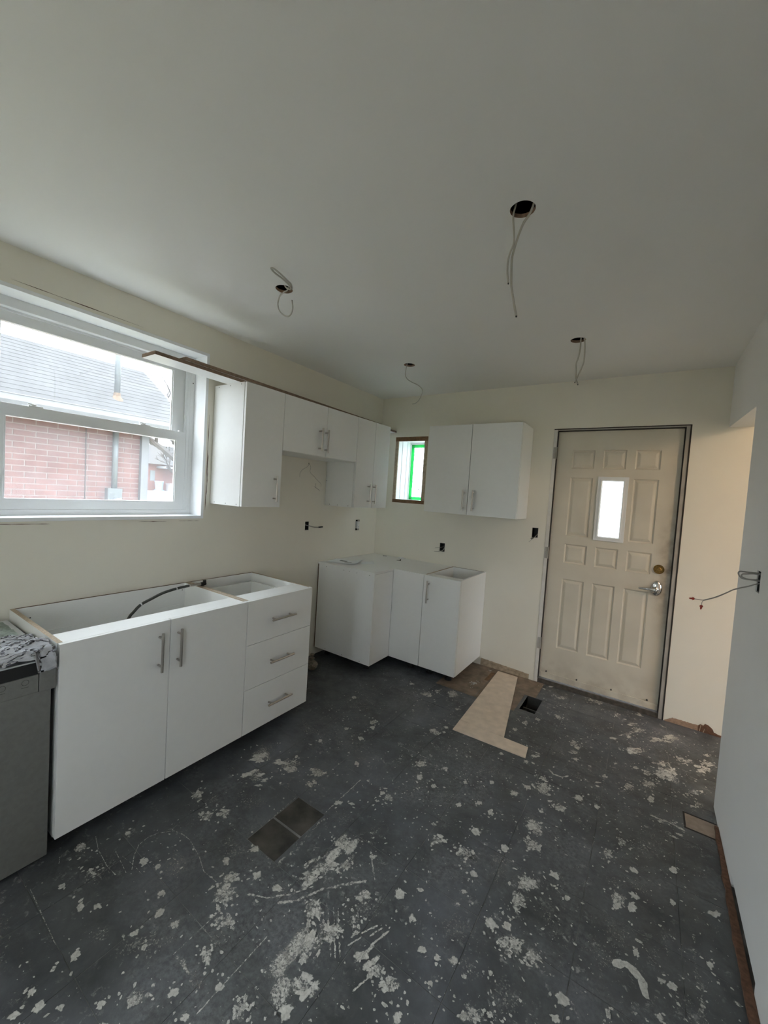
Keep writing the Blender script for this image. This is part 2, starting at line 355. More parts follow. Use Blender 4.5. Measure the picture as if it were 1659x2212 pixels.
def structure():
    # left wall
    mb = MB()
    ADDED_OPEN = (-4.95, -3.95, .95, 2.15)  # unseen opening added behind the viewer to bring in daylight
    mb.slab(fx, -6.3, 0, -.25, TOP, 0, -.08, [WIN, ADDED_OPEN, BOX1, BOX2, HOOD]); mb.slab(fx, -6.3, .3, -.25, TOP, -.08, -.30, [WIN, ADDED_OPEN])
    tag(mb.build('wall_left', 'wall'), 'cream painted left wall with the big window', kind='structure')
    # back wall, running on behind the opening on the right
    mb = MB()
    mb.slab(fy, 0, 6.3, -.25, TOP, 0, .08, [DOOR, SWN, BOX4, BOX5]); mb.slab(fy, 0, 6.3, -.25, TOP, .08, .30, [DOOR, SWN])
    tag(mb.build('wall_back', 'wall'), 'cream painted back wall with the entry door', kind='structure')
    # right wall: near part, then the header over the opening
    mb = MB()
    mb.slab(fx, -6.3, WE, 0, TOP, W, W+.12, [BOX6, (-1.80, -1.36, 0, .045), (-4.93, -4.31, .70, 2.0)])  # last hole: unseen opening added to light the left-hand fronts
    mb.prism([(WE, 2.022), (0, 2.066), (0, TOP), (WE, TOP)], W, W+.12, 0)
    mb.box(W+.05, W+.12, -1.80, -1.36, 0, .05, 0); mb.box(W+.05, W+.12, -1.31, -1.23, 1.17, 1.28)
    tag(mb.build('wall_right', 'wall_r'), 'pale grey right wall ending at an open passage', kind='structure')
    # behind the camera, with an unseen opening added for fill light
    mb = MB(); mb.slab(fy, -.3, 2.92, -.25, TOP, -5.0, -5.3, [(1.3, 1.7, .75, 1.95)])
    tag(mb.build('wall_front', 'wall'), 'cream wall behind the viewer with an unseen opening added for light', kind='structure')
    # room beyond the opening
    mb = MB(); mb.slab(fy, 2.92, 6.3, -.25, TOP, -4.0, -4.2); mb.slab(fx, -4.2, .3, -.25, TOP, 6.0, 6.3, [(-2.5, -.85, .55, 1.95)])  # unseen window hole added to feed daylight through the passage
    tag(mb.build('wall_side', 'wall_h'), 'walls of the room beyond the opening, tinted to warm its light', kind='structure')
    # ceiling with four round holes
    HO = [(1.978, -2.086), (.815, -2.090), (.811, -.848), (1.976, -.850)]; r, q = .0415, .07
    xs = sorted({0, 6.0, .813-q, .813+q, 1.977-q, 1.977+q}); ys = sorted({-6.0, 0, -2.088-q, -2.088+q, -.849-q, -.849+q})
    mb = MB(); th = .014
    for i in range(len(xs)-1):
        for j in range(len(ys)-1):
            a, b, c, d = xs[i], xs[i+1], ys[j], ys[j+1]
            hit = [h for h in HO if a < h[0] < b and c < h[1] < d]
            if not hit: mb.poly([(a, c, H), (a, d, H), (b, d, H), (b, c, H)]); continue
            hx, hy = hit[0]; n = 40; inner = []; outer = []
            for k in range(n):
                t = 2*math.pi*(k+.5)/n; cx_, sy_ = math.cos(t), math.sin(t); jit = 1+.02*noise.noise((hx*9+cx_*2, hy*9+sy_*2, 1))
                inner.append((hx+r*jit*cx_, hy+r*jit*sy_))
                s_ = 1/max(abs(cx_), abs(sy_)); ox = (a+b)/2+(b-a)/2*cx_*s_; oy = (c+d)/2+(d-c)/2*sy_*s_; outer.append((ox, oy))
            for k in range(n):
                l = (k+1) % n
                mb.poly([(*inner[k], H), (*outer[k], H), (*outer[l], H), (*inner[l], H)])
                mb.poly([(*inner[k], H), (*inner[l], H), (*inner[l], H+th), (*inner[k], H+th)], 1)
                # corner triangles of the square
            for (px, py) in ((a, c), (b, c), (b, d), (a, d)):
                near = sorted(outer, key=lambda o_: (o_[0]-px)**2+(o_[1]-py)**2)[:2]
                mb.poly([(px, py, H), (*near[0], H), (*near[1], H)])
    mb.box(0, 6.0, -6.0, 0, H+.20, TOP, 2)  # black slab whose colour stands in for the shade inside the holes
    tag(mb.build('ceiling', ['ceil', 'torn', 'dark']), 'flat white ceiling with four cut light holes', kind='structure')
    # floor: dusty subfloor slab + tiles
    mb = MB(); mb.slab(fz, 0, 6.0, -6.0, 0, -.06, -.0014, [VENT])
    fl = tag(mb.build('floor', 'sub'), 'old floor of dark slate coloured tiles spattered with plaster', kind='structure', )
    off = fl.location
    holes = [VENT, PATCH, MISS] + BARE
    full = None
    x_lines = [2.32+TILE*k for k in range(-8, 4)]; y_lines = [-TILE*k for k in range(0, 18)]
    g = .0012
    for xa in x_lines:
        for yb in y_lines:
            ya, xb = yb-TILE, xa+TILE
            if xb < .02 or ya < -5.2: continue
            u0, u1, v0, v1 = max(xa+g, .004), xb-g, ya+g, min(yb-g, -.004)
            hs = [h for h in holes if h[0] < u1 and h[1] > u0 and h[2] < v1 and h[3] > v0]
            if yb <= WE+.01 or xa < W:
                lim = W-.002 if ya < WE else 3.6
                if ya < WE < yb: hs = hs+[(W-.002, 9, -9, WE+.003)]
                elif yb <= WE+.01: u1 = min(u1, W-.012)
            if u1-u0 < .01: continue
            if not hs and abs(u1-u0-(TILE-2*g)) < 1e-6 and abs(v1-v0-(TILE-2*g)) < 1e-6:
                if full is None:
                    m0 = MB(); hw = TILE/2-g; m0.box(-hw, hw, -hw, hw, -.0014, 0)
                    full = m0.build('tile', 'tile', fl); full.data.transform(Matrix.Translation(off)); o = full
                else:
                    o = full.copy(); C.objects.link(o)
                o.location = Vector((xa+TILE/2, ya+TILE/2, random.uniform(-.0003, .0002)))-off
            else:
                m0 = MB()
                if m0.slab(fz, u0, u1, v0, v1, -.0014, 0, hs): m0.build('tile', 'tile', fl)
    def patch(name, x0, x1, y0, y1, z, m_, label):
        o = MB().box(x0, x1, y0, y1, -.0014, z).build(name, m_, fl); o['label'] = label; return o
    patch('subfloor_panel', 1.10, 1.418, -.598, -.004, -.0004, 'ply', 'bare brown plywood where tiles were lifted')
    patch('subfloor_panel', 1.422, 1.80, -.298, -.004, -.0006, 'ply', 'bare plywood beside the floor vent')
    patch('subfloor_panel', 1.422, 1.718, -.598, -.302, -.0006, 'ply', 'bare plywood under the tapered board')
    patch('mastic_patch', 1.122, 1.288, -2.252, -2.107, -.0008, 'mastic', 'black adhesive square left by a broken tile')
    patch('mastic_patch', 1.122, 1.288, -2.398, -2.262, -.0008, 'mastic', 'black adhesive square left by a broken tile')
    patch('gap_shade', 2.664, 2.797, -1.112, -.985, -.0010, 'edge', 'black sheet for the shade in the gap round the small wooden patch')  # black sheet puts the shade of the gap into its colour
    o = MB().box(2.672, 2.797, -1.100, -.996, -.0010, .0002).build('subfloor_panel', 'patchw', fl); o['label'] = 'small bare wooden patch at the foot of the right wall'
    o = MB().box(1.385, 1.418, -.27, -.09, -.0004, .0012).build('wood_strip', 'wood', fl); o['label'] = 'reddish brown wood strip'
    return fl
FLOOR = structure()

# floor duct under the hole
mb = MB(); x0, x1, y0, y1 = VENT; t = .004
mb.box(x0-t, x0, y0-t, y1+t, -.30, -.004); mb.box(x1, x1+t, y0-t, y1+t, -.30, -.004); mb.box(x0, x1, y0-t, y0, -.30, -.004); mb.box(x0, x1, y1, y1+t, -.30, -.004)
mb.box(x0-t, x1+t, y0-t, y1+t, -.304, -.30)
du = thing('floor_duct', ((x0+x1)/2, (y0+y1)/2, -.304), 'open dark heating duct hole in the floor before the door', 'duct')
mb.build('duct_wall', 'duct', du)
MB().box(x0, x1, (y0+y1)/2-.012, (y0+y1)/2-.002, -.05, -.036).build('cross_brace', 'duct', du)

# exposed bottoms of the walls where the baseboards were pulled off
def ragged(x0, x1, z, n=26, amp=.006, seed=0):
    return [(x0+(x1-x0)*k/n, max(.004, (z(k/n) if callable(z) else z)+amp*noise.noise((k*.9, seed, 3)))) for k in range(n+1)]
up = ragged(1.25, 1.672, lambda t_: .062-.02*t_, amp=.006)
mb = MB().prism([(1.25, .0)]+up+[(1.672, .0)], -.0035, -.0005, 1)
tag(mb.build('trim_1', 'woodp'), 'bare brown strip of wall where the baseboard is gone, left of the door', kind='structure')
up = ragged(2.612, 2.80, lambda t_: .006+.030*min(1, t_*4), amp=.006, seed=4)
mb = MB().prism([(2.612, 0)]+up+[(2.80, 0)], -.0045, -.0005, 1)
up = [(2.80, .038), (2.812, .050), (2.826, .044), (2.834, .060), (2.85, .058), (2.865, .048), (2.878, .036), (2.884, .020), (2.91, .012), (2.96, .010), (3.0, .0)]
mb.prism([(2.80, 0)]+up, -.0065, -.0005, 1, 1)
mb.prism([(2.806, .002), (2.812, .052), (2.815, .052), (2.810, .002)], -.008, -.0066, 1, 2); mb.prism([(2.826, .0), (2.834, .03), (2.837, .03), (2.830, .0)], -.008, -.0066, 1, 2)
tag(mb.build('trim_2', ['torn', 'tornd', 'woodp']), 'torn brown drywall edge at the floor right of the door', kind='structure')
pts = []
for k in range(61):
    y = -1.02-1.9*k/60; pts.append((W-.016-.006*noise.noise((k*.55, 8, 2))-.010*min(1, k/18), y))
mb = MB().prism(pts+[(W-.001, -2.92), (W-.001, -1.02)], .0005, .012, 2)
tag(mb.build('trim_3', 'tornd'), 'ragged brown strip along the foot of the right wall', kind='structure')

# ------------------------------------------------------------------ window_1 : double hung window in the left wall
def window_left():
    y0, y1, z0, z1 = WIN; t = .018
    r = thing('window_1', (0, (y0+y1)/2, z0), 'white double-hung window looking out on a brick building', kind='structure')
    mb = MB(); mb.box(-.30, .001, y1-t, y1, z0, z1); mb.build('jamb_board', 'trim', r, bevel=.001)
    MB().box(-.30, .001, y0, y0+t, z0, z1).build('jamb_board', 'trim', r, bevel=.001)
    MB().box(-.30, .001, y0+t, y1-t, z1-t, z1).build('head_board', 'trim', r, bevel=.001)
    MB().box(-.30, .004, y0+t, y1-t, z0, z0+t).build('sill_board', 'trim', r, bevel=.001)
    a0, a1, c0, c1 = y0+t, y1-t, z0+t, z1-t
    mb = MB(); fx0, fx1 = -.245, -.125
    mb.slab(fx, a0, a1, c0, c1, fx0, fx1, [(a0+.028, a1-.028, c0+.028, c1-.045)]); mb.build('frame', 'vinyl', r, bevel=.0015)
    # stops that guide the sashes
    mb = MB(); q0, q1 = c0+.0285, c1-.0455
    for e0, e1 in ((a1-.0425, a1-.0285), (a0+.0285, a0+.0425)): mb.box(-.166, -.159, e0, e1, q0, q1)
    for e0, e1 in ((a1-.046, a1-.0285), (a0+.0285, a0+.046)): mb.box(-.1265, -.1255, e0, e1, q0, q1)
    mb.box(-.166, -.159, a0+.043, a1-.043, q1-.011, q1)
    mb.build('sash_stop', 'vinyl', r)
    def sash(name, xa, xb, gy0, gy1, gz0, gz1, st, bot, top):
        s = MB(); s.slab(fx, gy0-st, gy1+st, gz0-bot, gz1+top, xa, xb, [(gy0, gy1, gz0, gz1)])
        s.box(xb-.008, xb-.005, gy0, gy0+.006, gz0, gz1); s.box(xb-.008, xb-.005, gy1-.006, gy1, gz0, gz1)
        so = s.build(name, 'vinyl', r, bevel=.0025)
        xm = (xa+xb)/2; MB().box(xm-.002, xm+.002, gy0-.004, gy1+.004, gz0-.004, gz1+.004).build('pane', 'glass', so)
        return so
    lo = sash('lower_sash', -.157, -.128, -2.905, -2.092, 1.347, 1.738, .060, .0545, .058)
    us = sash('upper_sash', -.195, -.168, -2.920, -2.104, 1.790, 2.180, .085, .05, .048)
    for y in (-2.79, -2.28):
        k = MB().box(-.150, -.130, y-.028, y+.028, 1.796, 1.802); k.lathe((-.140, y-.006, 1.802), (0, 0, 1), [(.012, 0), (.011, .008), (.006, .010)], 14); k.box(-.146, -.134, y-.03, y+.004, 1.806, 1.812)
        k.build('sash_lock', 'vinyl', lo, bevel=.0008)
    k = MB().box(-.150, -.132, -2.075, -2.045, 1.796, 1.803); k.build('tilt_latch', 'vinyl', lo)
    MB().lathe((-.1245, a1-.014, 2.12), (1, 0, 0), [(.004, 0), (.004, .001)], 10).build('screw', 'screw', r)
window_left()
# gaps and chips in the plaster round the window
mb = MB()
def crack(y0, z0, y1, z1, th, seed):
    n = 14; a = []; b = []
    for k in range(n+1):
        t_ = k/n; q = th*(.25+abs(noise.noise((k*.8, seed, 1))))*(math.sin(math.pi*min(1, max(0, t_)))**.4+.02)
        y, z = y0+(y1-y0)*t_, z0+(z1-z0)*t_
        d = Vector((z1-z0, -(y1-y0))).normalized(); a.append((y+d.x*q, z+d.y*q)); b.append((y-d.x*q, z-d.y*q))
    mb.prism(a+b[::-1], .0002, .0009, 0)
crack(-2.98, 1.236, -2.76, 1.232, .003, 1); crack(-2.36, 1.234, -2.20, 1.232, .0022, 2); crack(-1.953, 1.92, -1.956, 1.30, .004, 3); crack(-2.92, 2.322, -2.37, 2.318, .002, 5); crack(-2.13, 1.233, -1.99, 1.231, .002, 6)
crack(-1.948, 1.66, -1.950, 1.40, .003, 9)
tag(mb.build('trim_4', 'tornd'), 'dark cracks in the plaster around the big window', kind='structure')

# ------------------------------------------------------------------ window_2 : small window in the back wall
def window_small():
    x0, x1, z0, z1 = SWN
    r = thing('window_2', ((x0+x1)/2, 0, z0), 'small deep window of embossed glass edged with green tape', kind='structure')
    t = .020; e = .002
    MB().box(x0, x1, -.001, .012, z1-.042, z1).build('rough_framing', 'wood', r)
    MB().box(x0, x1, -.001, .012, z0, z0+.034).build('rough_framing', 'wood', r)
    MB().box(x0, x0+.034, -.001, .012, z0+.034, z1-.042).build('rough_framing', 'woodp', r)
    MB().box(x1-.036, x1, -.001, .012, z0+.034, z1-.042).build('rough_framing', 'woodp', r)
    mb = MB(); mb.box(x0, x0+.016, .0125, .30, z0, z1); mb.box(x1-.016, x1, .0125, .30, z0, z1); mb.box(x0+.016, x1-.016, .0125, .30, z1-.020, z1); mb.box(x0+.016, x1-.016, .0125, .30, z0, z0+.018)
    mb.build('jamb', 'trim', r, bevel=.001)
    mb = MB(); mb.box(x0+.016, x0+.020, .11, .25, z0+.018, z1-.020); mb.box(x0+.016, x0+.026, .20, .255, z0+.018, z1-.020); mb.build('jamb_extension', 'trim', r)
    gx0, gx1, gz0, gz1 = x0+.034, x1-.032, z0+.036, z1-.040
    f = MB(); f.slab(fy, x0+.016, x1-.016, z0+.018, z1-.020, .256, .295, [(gx0, gx1, gz0, gz1)]); fo = f.build('sash_frame', 'vinyl', r, bevel=.0015)
    po = MB().box(gx0-.004, gx1+.004, .276, .280, gz0-.004, gz1+.004).build('pane', 'obscure', r)
    for i, (a, b, c, d) in enumerate(((gx0-.004, gx0+.034, gz0, gz1), (gx1-.024, gx1, gz0, gz1), (gx0, gx1, gz1-.034, gz1), (gx0, gx1, gz0, gz0+.030))):
        n = 12; vert = (d-c) > (b-a); e1 = []
        for k in range(n+1):
            q = .003*noise.noise((k*1.3, i*5., 2)); e1.append(((b if i == 0 else a)+q, c+(d-c)*k/n) if vert else (a+(b-a)*k/n, (c if i == 2 else d)+q))
        if vert: pts_ = e1+[((a if i == 0 else b), d), ((a if i == 0 else b), c)]
        else: pts_ = e1+[(b, d if i == 2 else c), (a, d if i == 2 else c)]
        MB().prism(pts_, .2735-.0003*i, .2745-.0003*i, 1).build('masking_tape', 'tape', r)
window_small()

# ------------------------------------------------------------------ door_1 : entry door in the back wall
def door():
    x0, x1, _, z1 = DOOR; D0, D1, DZ0, DZ1 = 1.7456, 2.5669, .0536, 2.0736; yf = .03
    r = thing('door_1', ((x0+x1)/2, 0, 0), 'scuffed cream panelled entry door with a narrow glass lite', kind='structure')
    # frame
    jm = MB(); jm.box(x0, D0-.005, -.004, .16, 0, z1); jm.build('jamb', 'jambw', r, bevel=.0015)
    jm = MB(); jm.box(D1+.007, x1, -.002, .16, 0, z1); jm.build('jamb', 'jamb', r, bevel=.0015); MB().box(x1-.008, x1+.001, -.004, -.002, .0, z1).build('casing_edge', 'edge', r)
    MB().box(D0-.005, D1+.007, -.003, .16, DZ1+.005, z1).build('head_jamb', 'jamb', r, bevel=.0015); MB().box(x0, x1, -.0045, -.0030, z1-.006, z1+.001).build('casing_edge', 'edge', r); MB().box(D0-.0056, D0-.0002, -.002, .03, .035, DZ1).build('gap_seal', 'edge', r); MB().box(D1+.0002, D1+.0066, .004, .03, .035, DZ1).build('gap_seal', 'edge', r); MB().box(D0, D1, .004, .03, DZ1+.0002, DZ1+.0048).build('gap_seal', 'edge', r)
    mb = MB(); mb.box(D0-.005, D0+.012, yf+.046, .10, .03, DZ1+.005); mb.box(D1-.012, D1+.007, yf+.046, .10, .03, DZ1+.005); mb.box(D0, D1, yf+.046, .10, DZ1-.012, DZ1+.005); mb.build('weather_strip', 'black', r)
    MB().box(x0, x1, .004, .18, -.005, .034).build('threshold', 'sillw', r, bevel=.003)
    # slab with moulded panels and the lite opening
    cols = [(1.858, 2.020), (2.079, 2.233), (2.290, 2.446)]; rows = [(1.779, 1.924), (1.240, 1.708), (1.017, 1.172), (.312, .887)]
    lite = (2.060, 2.257, 1.230, 1.716)
    us = sorted({D0, D1, *[c for p in cols for c in p], lite[0], lite[1]}); vs = sorted({DZ0, DZ1, *[c for p in rows for c in p], lite[2], lite[3]})
    mb = MB()
    def inside(u, v, R): return R[0] < u < R[1] and R[2] < v < R[3]
    pan = [(c[0], c[1], q[0], q[1]) for q in rows for c in cols if not (q is rows[1] and c is cols[1])]
    for i in range(len(us)-1):
        for j in range(len(vs)-1):
            u, v = (us[i]+us[i+1])/2, (vs[j]+vs[j+1])/2
            if inside(u, v, lite) or any(inside(u, v, p) for p in pan): continue
            mb.poly([(us[i], yf, vs[j]), (us[i+1], yf, vs[j]), (us[i+1], yf, vs[j+1]), (us[i], yf, vs[j+1])])
    for (a, b, c, d) in pan:
        prev = [(a, yf, c), (b, yf, c), (b, yf, d), (a, yf, d)]
        for ins, dep in ((.005, .007), (.011, .009), (.017, .006), (.030, .0015), (.034, .001)):
            cur = [(a+ins, yf+dep, c+ins), (b-ins, yf+dep, c+ins), (b-ins, yf+dep, d-ins), (a+ins, yf+dep, d-ins)]
            for k in range(4): mb.poly([prev[k], prev[(k+1) % 4], cur[(k+1) % 4], cur[k]])
            prev = cur
        mb.poly(prev)
    yb = yf+.044
    for (a, b, c, d) in ((D0, D0, DZ0, DZ1), (D1, D1, DZ0, DZ1)): mb.poly([(a, yf, c), (a, yf, d), (a, yb, d), (a, yb, c)])
    mb.poly([(D0, yf, DZ1), (D1, yf, DZ1), (D1, yb, DZ1), (D0, yb, DZ1)]); mb.poly([(D0, yf, DZ0), (D1, yf, DZ0), (D1, yb, DZ0), (D0, yb, DZ0)])
    bk = MB(); bk.slab(fy, D0, D1, DZ0, DZ1, yb-.002, yb, [lite]); i = len(mb.v); mb.v += bk.v; mb.f += [tuple(i+q for q in f) for f in bk.f]; mb.m += bk.m
    a, b, c, d = lite
    for p, q in (((a, c), (b, c)), ((b, c), (b, d)), ((b, d), (a, d)), ((a, d), (a, c))): mb.poly([(p[0], yf, p[1]), (q[0], yf, q[1]), (q[0], yb, q[1]), (p[0], yb, p[1])])
    sl = mb.build('door_slab', 'doorp', r); sl['label'] = 'cream slab with eleven moulded panels'
    # lite frame and glass
    f = MB(); f.slab(fy, a-.004, b+.004, c-.004, d+.004, yf-.010, yf+.010, [(a+.030, b-.030, c+.030, d-.030)]); f.slab(fy, a+.016, b-.016, c+.016, d-.016, yf-.016, yf-.010, [(a+.026, b-.026, c+.026, d-.026)])
    fo = f.build('lite_frame', 'vinyl', r, bevel=.002)
    MB().box(a+.026, b-.026, yf+.012, yf+.018, c+.026, d-.026).build('pane', 'lite', fo)
    # bottom sweep with screws
    sw = MB().box(D0+.002, D1-.002, yf-.008, yf, DZ0-.012, DZ0+.035).build('door_sweep', 'doorp', r, bevel=.002)
    for x in (1.80, 2.03, 2.27, 2.50): MB().lathe((x, yf-.008, DZ0+.045), (0, -1, 0), [(.006, -.008), (.006, .002), (.003, .003)], 10).build('screw', 'screw', r)
    for zc in (1.90, 1.085, .33):
        h = MB(); h.lathe((D0-.004, -.004, zc-.048), (0, 0, 1), [(.006, 0), (.006, .096)], 10); h.box(D0-.026, D0-.004, -.0065, -.002, zc-.046, zc+.046); h.build('hinge', 'jamb', r)
    # deadbolt
    k = MB(); k.lathe((2.495, yf, 1.064), (0, -1, 0), [(.033, 0), (.033, .006), (.028, .012), (.024, .012), (.022, .008), (.017, .008), (.016, .016), (.012, .018)], 28)
    k.box(2.492, 2.498, yf-.024, yf-.017, 1.052, 1.076); k.build('deadbolt', 'brass', r, smooth=False)['label'] = 'round brass deadbolt'
    # lever set: oval plate and lever pointing to the hinge side
    k = MB(); n = 28; prof = [(1, 0), (1, .004), (.86, .011), (.55, .016), (.2, .018)]; rings = []
    for s_, h in prof:
        base = len(k.v); k.v += [(2.492+.035*s_*math.cos(2*math.pi*q/n), yf-h, .925+.056*s_*math.sin(2*math.pi*q/n)) for q in range(n)]; rings.append(base)
    for p, q in zip(rings, rings[1:]):
        for e in range(n): k.f.append((p+e, p+(e+1) % n, q+(e+1) % n, q+e)); k.m.append(0)
    k.f.append(tuple(rings[-1]+e for e in range(n))); k.m.append(0)
    lp = k.build('lever_plate', 'chrome', r, smooth=True); lp['label'] = 'oval chrome lever plate'
    k = MB().lathe((2.484, yf-.014, .918), (0, -1, 0), [(.021, 0), (.020, .020), (.015, .032), (.015, .045), (.010, .050)], 20)
    k.tube([(2.484, yf-.048, .918), (2.450, yf-.052, .920), (2.415, yf-.050, .917), (2.385, yf-.046, .915)], .0105, 12, taper=.007); k.build('lever', 'chrome', lp, smooth=True)
door()

# ================================================================== CABINETS
WHITE = ['white', 'raw', 'screw', 'rawdark']
def bar_handle(p, axis, out, parent, L=.172):
    """bar pull: p = middle on the door face, axis = bar direction, out = outward normal"""
    p, a, n = Vector(p), Vector(axis), Vector(out); mb = MB(); c = p+n*.034
    mb.tube([c-a*L/2, c+a*L/2], .006, 12)
    for s in (-1, 1): q = p+a*s*.064; mb.tube([q+n*.0, q+n*.034], .0048, 10)
    return mb.build('handle', 'steel', parent, smooth=False)
def leg(x, y, parent):
    mb = MB(); mb.lathe((x, y, 0), (0, 0, 1), [(.030, 0), (.030, .010), (.024, .014), (.024, ZBO-.02), (.034, ZBO-.016), (.034, ZBO)], 16); return mb.build('leg', 'black', parent)
def dots(pts, n, parent):
    for p in pts: MB().lathe(p, n, [(.0032, 0), (.0032, .0004)], 8, 0).build('screw_cap', 'screw', parent)

G = .0021
def upper_left(name, label, y0, y1, z0, z1, doors):
    r = thing(name, (XU/2, (y0+y1)/2, z0), label, 'cabinet', 'wall cabinets'); t = .016; xf = XU-.020
    mb = MB(); mb.box(.003, xf, y0, y0+t, z0, z1); mb.box(.003, xf, y1-t, y1, z0, z1); mb.box(.003, xf, y0+t, y1-t, z0, z0+t); mb.box(.003, xf, y0+t, y1-t, z1-t, z1); mb.box(.003, .009, y0+t, y1-t, z0+t, z1-t)
    mb.build('body', WHITE, r, bevel=.0006)
    for (a, b, hy, hz) in doors:
        d = MB().box(XU-.0175, XU, a+G, b-G, z0+.001, z1-.001).build('door', 'white', r, bevel=.0010)
        bar_handle((XU, hy, hz), (0, 0, 1), (1, 0, 0), d)
    return r
A = upper_left('wall_cabinet', 'tall narrow white wall cabinet with one door, next to the big window', YA0, YA1, ZB, ZT, [(YA0, YA1, -1.679, 1.468)])
dots([(x, YA0, z) for x in (.05, .17, .28) for z in (ZB+.012, ZT-.012)], (0, -1, 0), A)
upper_left('wall_cabinet', 'short white two-door wall cabinet hung between the two tall ones', YA1+.001, YB1-.001, ZBB, ZT, [(YA1, YBM, -1.272, 1.850), (YBM, YB1, -1.208, 1.846)])
Cc = upper_left('wall_cabinet', 'white two-door wall cabinet beside the small taped window', YB1, YC1, ZB, ZT, [(YB1, YCM, -.629, 1.470), (YCM, YC1, -.549, 1.469)])
dots([(x, YB1, ZB+.012) for x in (.06, .15, .27)]+[(x, YB1, ZB+.22) for x in (.012,)], (0, -1, 0), Cc)

def upper_back():
    x0, xm, x1, dp, z0, z1 = .7374, 1.1406, 1.5493, .3209, 1.3472, 2.1021
    r = thing('wall_cabinet', ((x0+x1)/2, -dp/2, z0), 'wide white two-door wall cabinet on the back wall left of the door', 'cabinet', 'wall cabinets'); t = .016; yf = -dp+.020
    mb = MB(); mb.box(x0, x0+t, yf, -.003, z0, z1); mb.box(x1-t, x1, yf, -.003, z0, z1); mb.box(x0+t, x1-t, yf, -.003, z0, z0+t); mb.box(x0+t, x1-t, yf, -.003, z1-t, z1); mb.box(x0+t, x1-t, -.009, -.003, z0+t, z1-t)
    mb.build('body', WHITE, r, bevel=.0006)
    for a, b, hx in ((x0, xm, 1.108), (xm, x1, 1.194)):
        d = MB().box(a+G, b-G, -dp, -dp+.0175, z0+.001, z1-.001).build('door', 'white', r, bevel=.0010); bar_handle((hx, -dp, 1.470), (0, 0, 1), (0, -1, 0), d)
upper_back()

# planks lying along the top of the wall cabinets
def plank(y0, y1, z0, th, ws, dx, label):
    f = lambda y: .292+(.193-.292)*(y+2.442)/2.442+dx
    mb = MB(); i = 0; mb.v += [(f(y)-(ws if k == 0 else 0), y, z) for z in (z0, z0+th) for y in (y0, y1) for k in (0, 1)]
    for q, mi in (((0, 2, 3, 1), 0), ((4, 5, 7, 6), 0), ((0, 1, 5, 4), 1), ((2, 6, 7, 3), 1), ((0, 4, 6, 2), 1), ((1, 3, 7, 5), 1)): mb.f.append(q); mb.m.append(mi)
    return tag(mb.build('plank', ['white', 'plankedge']), label, 'plank', 'boards on top of the wall cabinets')
plank(-2.442, -.006, ZT+.0005, .018, .136, 0, 'long white-faced board on the wall cabinets, jutting out over the window')
plank(-2.285, -.30, ZT+.019, .018, .120, .006, 'upper board of the two stacked along the wall cabinet tops')

# ------------------------------------------------------------------ base cabinets along the left wall
def base_shell(mb, y0, y1, rail):
    t = .018; xf = XB-.021
    mb.box(.004, xf, y0, y0+t, ZBO, ZBT, 0, top=1); mb.box(.004, xf, y1-t, y1, ZBO, ZBT, 0, top=1)
    mb.box(.004, xf, y0+t, y1-t, ZBO, ZBO+t); mb.box(.004, .020, y0+t, y1-t, ZBO+t, ZBT, 0, top=3)
    mb.box(rail, xf-.001, y0+t, y1-t, ZBT-.020, ZBT-.002)
def sink_base():
    r = thing('sink_base_cabinet', (XB/2, (B0+B2)/2, 0), 'white open-topped two-door sink base cabinet with a hose inside', 'cabinet', 'base cabinets')
    mb = MB(); base_shell(mb, B0, B2, .482); mb.box(.020, .024, B0+.05, B2-.05, ZBO+.2, ZBT-.13); mb.build('body', WHITE, r, bevel=.0006)
    for a, b, hy in ((B0, B1, -2.536), (B1, B2, -2.450)):
        d = MB().box(XB-.018, XB, a+G, b-G, ZBO, ZBT-.001).build('door', 'white', r, bevel=.0012); bar_handle((XB, hy, .706), (0, 0, 1), (1, 0, 0), d, .178)
    for y in (B0+.07, B1, B2-.05): leg(.50, y, r); leg(.08, y, r)
    dots([(.024, -2.835, .79), (.024, -2.1, .80)], (1, 0, 0), r)
    return r
sink_base()
def drawer_base():
    r = thing('drawer_cabinet', (XB/2, (B2+B3)/2, 0), 'white base cabinet with three drawers beside the sink base', 'cabinet', 'base cabinets')
    mb = MB(); base_shell(mb, B2+.001, B3, .470); mb.build('body', WHITE, r, bevel=.0006)
    zs = [ZBO, .3313, .588, ZBT]
    for k in range(3):
        a, b = zs[k]+(.0012 if k else 0), zs[k+1]-.0012
        d = MB(); d.box(XB-.018, XB, B2+G, B3-G, a, b); do = d.build('drawer', 'white', r, bevel=.0012)
        q = MB(); q.box(.060, .072, B2+.045, B3-.045, a+.03, b-.05); q.box(.072, XB-.022, B2+.045, B2+.057, a+.03, b-.05); q.box(.072, XB-.022, B3-.057, B3-.045, a+.03, b-.05); q.box(.072, XB-.022, B2+.057, B3-.057, a+.03, a+.036); q.build('drawer_box', 'white', do)
        bar_handle((XB, (-1.908-1.727)/2, {0: .201, 1: .457, 2: .708}[k]), (0, 1, 0), (1, 0, 0), do, .182)
    for y in (B2+.06, B3-.09): leg(.50, y, r); leg(.08, y, r)
drawer_base()

